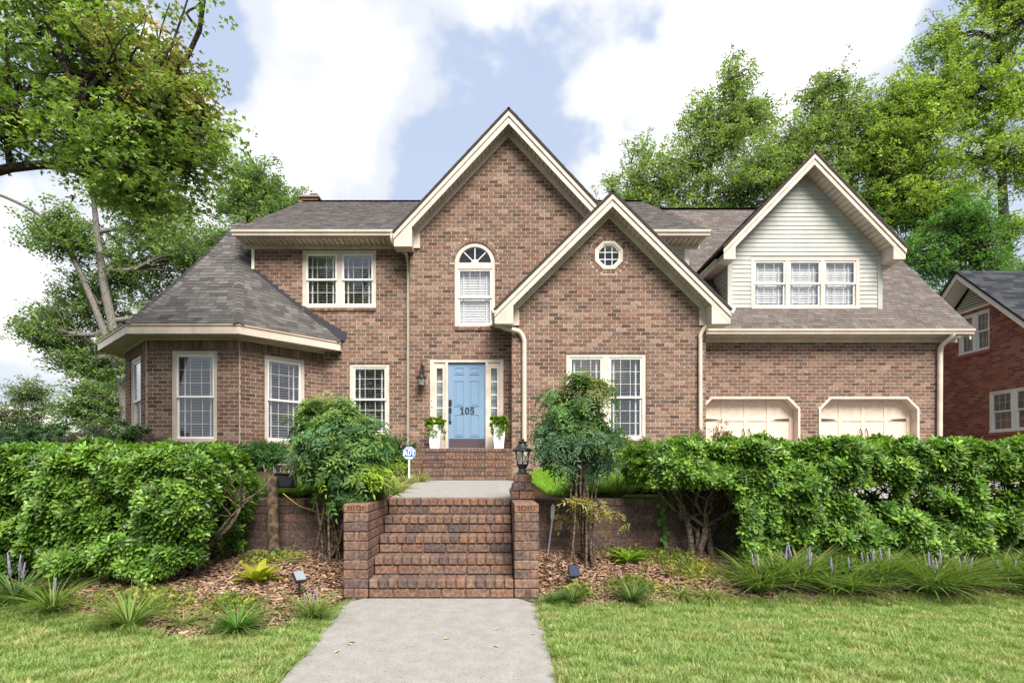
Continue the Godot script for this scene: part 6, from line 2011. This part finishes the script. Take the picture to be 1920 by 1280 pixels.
	tree("cedar_tree", "pale green tree standing beyond the far dark hedge", "trees beyond the far hedge", Vector3(-21.5, 1.0, -30.0), [[[Vector3(0, -0.2, 0), Vector3(0, 4.0, 0), Vector3(0.2, 6.0, 0)], 0.18, 0.05]], [[Vector3(0, 1.6, 0), Vector3(1.9, 1.4, 1.4)], [Vector3(0.3, 3.4, 0), Vector3(1.7, 1.4, 1.3)], [Vector3(0.8, 5.2, 0), Vector3(1.3, 1.2, 1.0)], [Vector3(-1.6, 1.2, 0), Vector3(1.2, 1.0, 1.0)]], "maple", 55, 12, 1.1, pale, Color(0.2, 0.17, 0.15), 0.7)
	tree("cedar_tree", "greyish broad tree beside the far white gable", "trees beyond the far hedge", Vector3(-29.0, 1.0, -34.0), [[[Vector3(0, -0.2, 0), Vector3(0, 3.0, 0), Vector3(0.2, 5.0, 0)], 0.2, 0.05]], [[Vector3(0, 1.6, 0), Vector3(2.2, 1.5, 1.4)], [Vector3(-1.4, 3.6, 0), Vector3(1.8, 1.2, 1.3)], [Vector3(1.3, 3.7, 0), Vector3(1.7, 1.3, 1.0)], [Vector3(0.2, 5.0, 0), Vector3(1.2, 0.8, 1.0)], [Vector3(-2.5, 1.8, 0), Vector3(1.4, 1.2, 1.0)], [Vector3(2.6, 1.4, 0), Vector3(1.6, 1.2, 1.0)]], "maple", 42, 12, 1.15, [Color(0.105, 0.14, 0.075), Color(0.08, 0.11, 0.065), Color(0.13, 0.16, 0.08)], Color(0.2, 0.17, 0.15), 0.75)
	var far := [Color(0.135, 0.185, 0.078), Color(0.180, 0.228, 0.092), Color(0.110, 0.152, 0.070)]
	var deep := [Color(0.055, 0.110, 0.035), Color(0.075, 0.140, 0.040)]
	tree("maple_tree", "tall feathery tree behind the front gable's ridge", "trees behind the garage roof", Vector3(9.8, 1.0, -29.0), [[[Vector3(0, -0.3, 0), Vector3(0.2, 8, 0), Vector3(1.2, 14, 0), Vector3(2.6, 21.5, 0)], 0.32, 0.05], [[Vector3(0.1, 7, 0), Vector3(-1.6, 12, 0), Vector3(-2.2, 16.0, 0)], 0.16, 0.05]],
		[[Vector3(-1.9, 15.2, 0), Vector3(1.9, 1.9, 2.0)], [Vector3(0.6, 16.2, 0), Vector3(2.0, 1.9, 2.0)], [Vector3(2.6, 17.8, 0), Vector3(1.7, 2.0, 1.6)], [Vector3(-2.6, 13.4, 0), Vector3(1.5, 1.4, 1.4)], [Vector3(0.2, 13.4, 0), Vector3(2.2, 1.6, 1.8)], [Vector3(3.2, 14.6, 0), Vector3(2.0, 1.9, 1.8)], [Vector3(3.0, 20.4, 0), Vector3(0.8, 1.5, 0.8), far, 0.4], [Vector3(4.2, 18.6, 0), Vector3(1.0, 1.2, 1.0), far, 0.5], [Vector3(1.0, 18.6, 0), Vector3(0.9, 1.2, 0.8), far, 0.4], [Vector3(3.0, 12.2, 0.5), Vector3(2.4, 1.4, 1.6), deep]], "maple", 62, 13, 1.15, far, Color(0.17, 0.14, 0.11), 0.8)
	tree("maple_tree", "broad tree directly behind the dormer's peak", "trees behind the garage roof", Vector3(16.2, 1.0, -27.0), [[[Vector3(0, -0.3, 0), Vector3(0, 8, 0), Vector3(0.6, 14, 0), Vector3(0.8, 18.5, 0)], 0.32, 0.05]],
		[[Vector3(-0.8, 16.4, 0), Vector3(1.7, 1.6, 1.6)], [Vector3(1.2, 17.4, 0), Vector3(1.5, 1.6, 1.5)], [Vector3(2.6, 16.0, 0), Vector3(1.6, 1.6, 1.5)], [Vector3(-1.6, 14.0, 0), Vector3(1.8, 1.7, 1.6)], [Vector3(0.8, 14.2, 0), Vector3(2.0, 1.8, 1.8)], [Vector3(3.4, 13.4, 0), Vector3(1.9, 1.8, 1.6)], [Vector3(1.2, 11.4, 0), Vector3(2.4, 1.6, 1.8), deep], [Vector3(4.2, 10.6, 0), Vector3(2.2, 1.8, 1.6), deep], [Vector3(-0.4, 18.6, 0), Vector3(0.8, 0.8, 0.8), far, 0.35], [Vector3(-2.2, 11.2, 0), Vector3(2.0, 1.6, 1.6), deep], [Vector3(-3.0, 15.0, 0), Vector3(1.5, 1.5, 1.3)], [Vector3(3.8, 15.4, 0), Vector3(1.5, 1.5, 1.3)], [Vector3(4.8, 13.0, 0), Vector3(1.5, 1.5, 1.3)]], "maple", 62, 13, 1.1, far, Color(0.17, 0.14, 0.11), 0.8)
	var bright := [Color(0.165, 0.225, 0.060), Color(0.205, 0.255, 0.070), Color(0.130, 0.185, 0.055)]
	tree("oak_tree", "tall yellow-green tree leaning over the garage from behind the red brick house", "trees behind the garage roof", Vector3(24.5, 1.0, -26.0), [[[Vector3(0, -0.3, 0), Vector3(-0.2, 7, 0), Vector3(-0.6, 13, 0), Vector3(-0.8, 21.0, 0)], 0.4, 0.08], [[Vector3(-0.3, 9, 0), Vector3(-2.6, 11.2, 0), Vector3(-5.2, 12.4, 0)], 0.16, 0.05]],
		[[Vector3(-1.0, 20.6, 0), Vector3(1.9, 1.8, 1.6)], [Vector3(-3.0, 18.0, 0), Vector3(1.8, 1.7, 1.6)], [Vector3(-0.6, 17.4, 0), Vector3(2.0, 1.7, 1.8)], [Vector3(-4.6, 15.6, 0), Vector3(1.7, 1.5, 1.5)], [Vector3(-2.2, 15.0, 0), Vector3(2.1, 1.6, 1.7)], [Vector3(-5.4, 13.0, 0), Vector3(1.6, 1.4, 1.4)], [Vector3(-3.2, 12.6, 0), Vector3(1.7, 1.1, 1.4)], [Vector3(0.6, 14.6, 0), Vector3(1.4, 1.4, 1.4)], [Vector3(-5.6, 17.4, 0), Vector3(1.0, 1.0, 1.0), bright, 0.45], [Vector3(-3.9, 20.2, 0), Vector3(0.7, 1.2, 0.7), bright, 0.35], [Vector3(-0.2, 11.6, 0), Vector3(0.9, 0.6, 0.8), bright, 0.4], [Vector3(-0.5, 23.0, 0), Vector3(1.8, 1.2, 1.6)], [Vector3(-5.9, 15.4, 0), Vector3(1.4, 1.4, 1.3)], [Vector3(-4.4, 17.6, 0), Vector3(1.4, 1.4, 1.3)]], "maple", 60, 13, 1.1, bright, Color(0.14, 0.12, 0.10), 0.8)
	tree("maple_tree", "dark green low tree between the garage roof and the red brick house", "trees behind the garage roof", Vector3(20.4, 1.0, -23.5), [[[Vector3(0, -0.3, 0), Vector3(0, 5, 0), Vector3(0.2, 9, 0)], 0.25, 0.06]], [[Vector3(-0.8, 9.6, 0), Vector3(2.2, 1.5, 1.5)], [Vector3(0.4, 8.0, 0), Vector3(2.2, 1.5, 1.5)], [Vector3(-1.6, 7.4, 0), Vector3(2.0, 1.5, 1.5)], [Vector3(1.0, 6.0, 0), Vector3(2.2, 1.4, 1.4)], [Vector3(-0.4, 10.8, 0), Vector3(1.6, 0.8, 1.2)]], "maple", 65, 13, 1.0, [Color(0.065, 0.135, 0.045), Color(0.090, 0.165, 0.050)], Color(0.12, 0.1, 0.09), 0.7)
	tree("maple_tree", "yellowish tree top showing over the red brick house's roof", "trees behind the garage roof", Vector3(27.5, 1.0, -29.0), [[[Vector3(0, -0.3, 0), Vector3(0, 5, 0), Vector3(0.2, 9, 0)], 0.25, 0.06]], [[Vector3(-0.6, 9.4, 0), Vector3(2.0, 1.5, 1.5)], [Vector3(1.4, 10.4, 0), Vector3(1.6, 1.5, 1.5)], [Vector3(-1.6, 7.8, 0), Vector3(2.0, 1.2, 1.5)]], "maple", 60, 12, 1.05, bright, Color(0.12, 0.1, 0.09), 0.7)
	# street trees behind the viewer, mirrored in the windows
	for a in [[-9.0, 13.0, "street tree opposite the turret bay"], [3.0, 17.0, "street tree opposite the front door"], [15.0, 14.0, "street tree opposite the garage"]]:
		tree("street_tree", a[2] + " across the road", "trees across the street", Vector3(a[0], 0, a[1]), [[[Vector3(0, -0.2, 0), Vector3(0, 3, 0), Vector3(0.2, 7, 0)], 0.25, 0.08]], [[Vector3(0, 6.5, 0), Vector3(2.6, 2.0, 2.4)], [Vector3(-1.8, 5.2, 0), Vector3(2.0, 1.6, 2.0)], [Vector3(1.8, 5.4, 0), Vector3(2.0, 1.5, 2.0)], [Vector3(0.4, 8.6, 0), Vector3(1.6, 1.4, 1.6)]], "maple", 34, 10, 1.5, far, Color(0.12, 0.1, 0.09), 0.9)
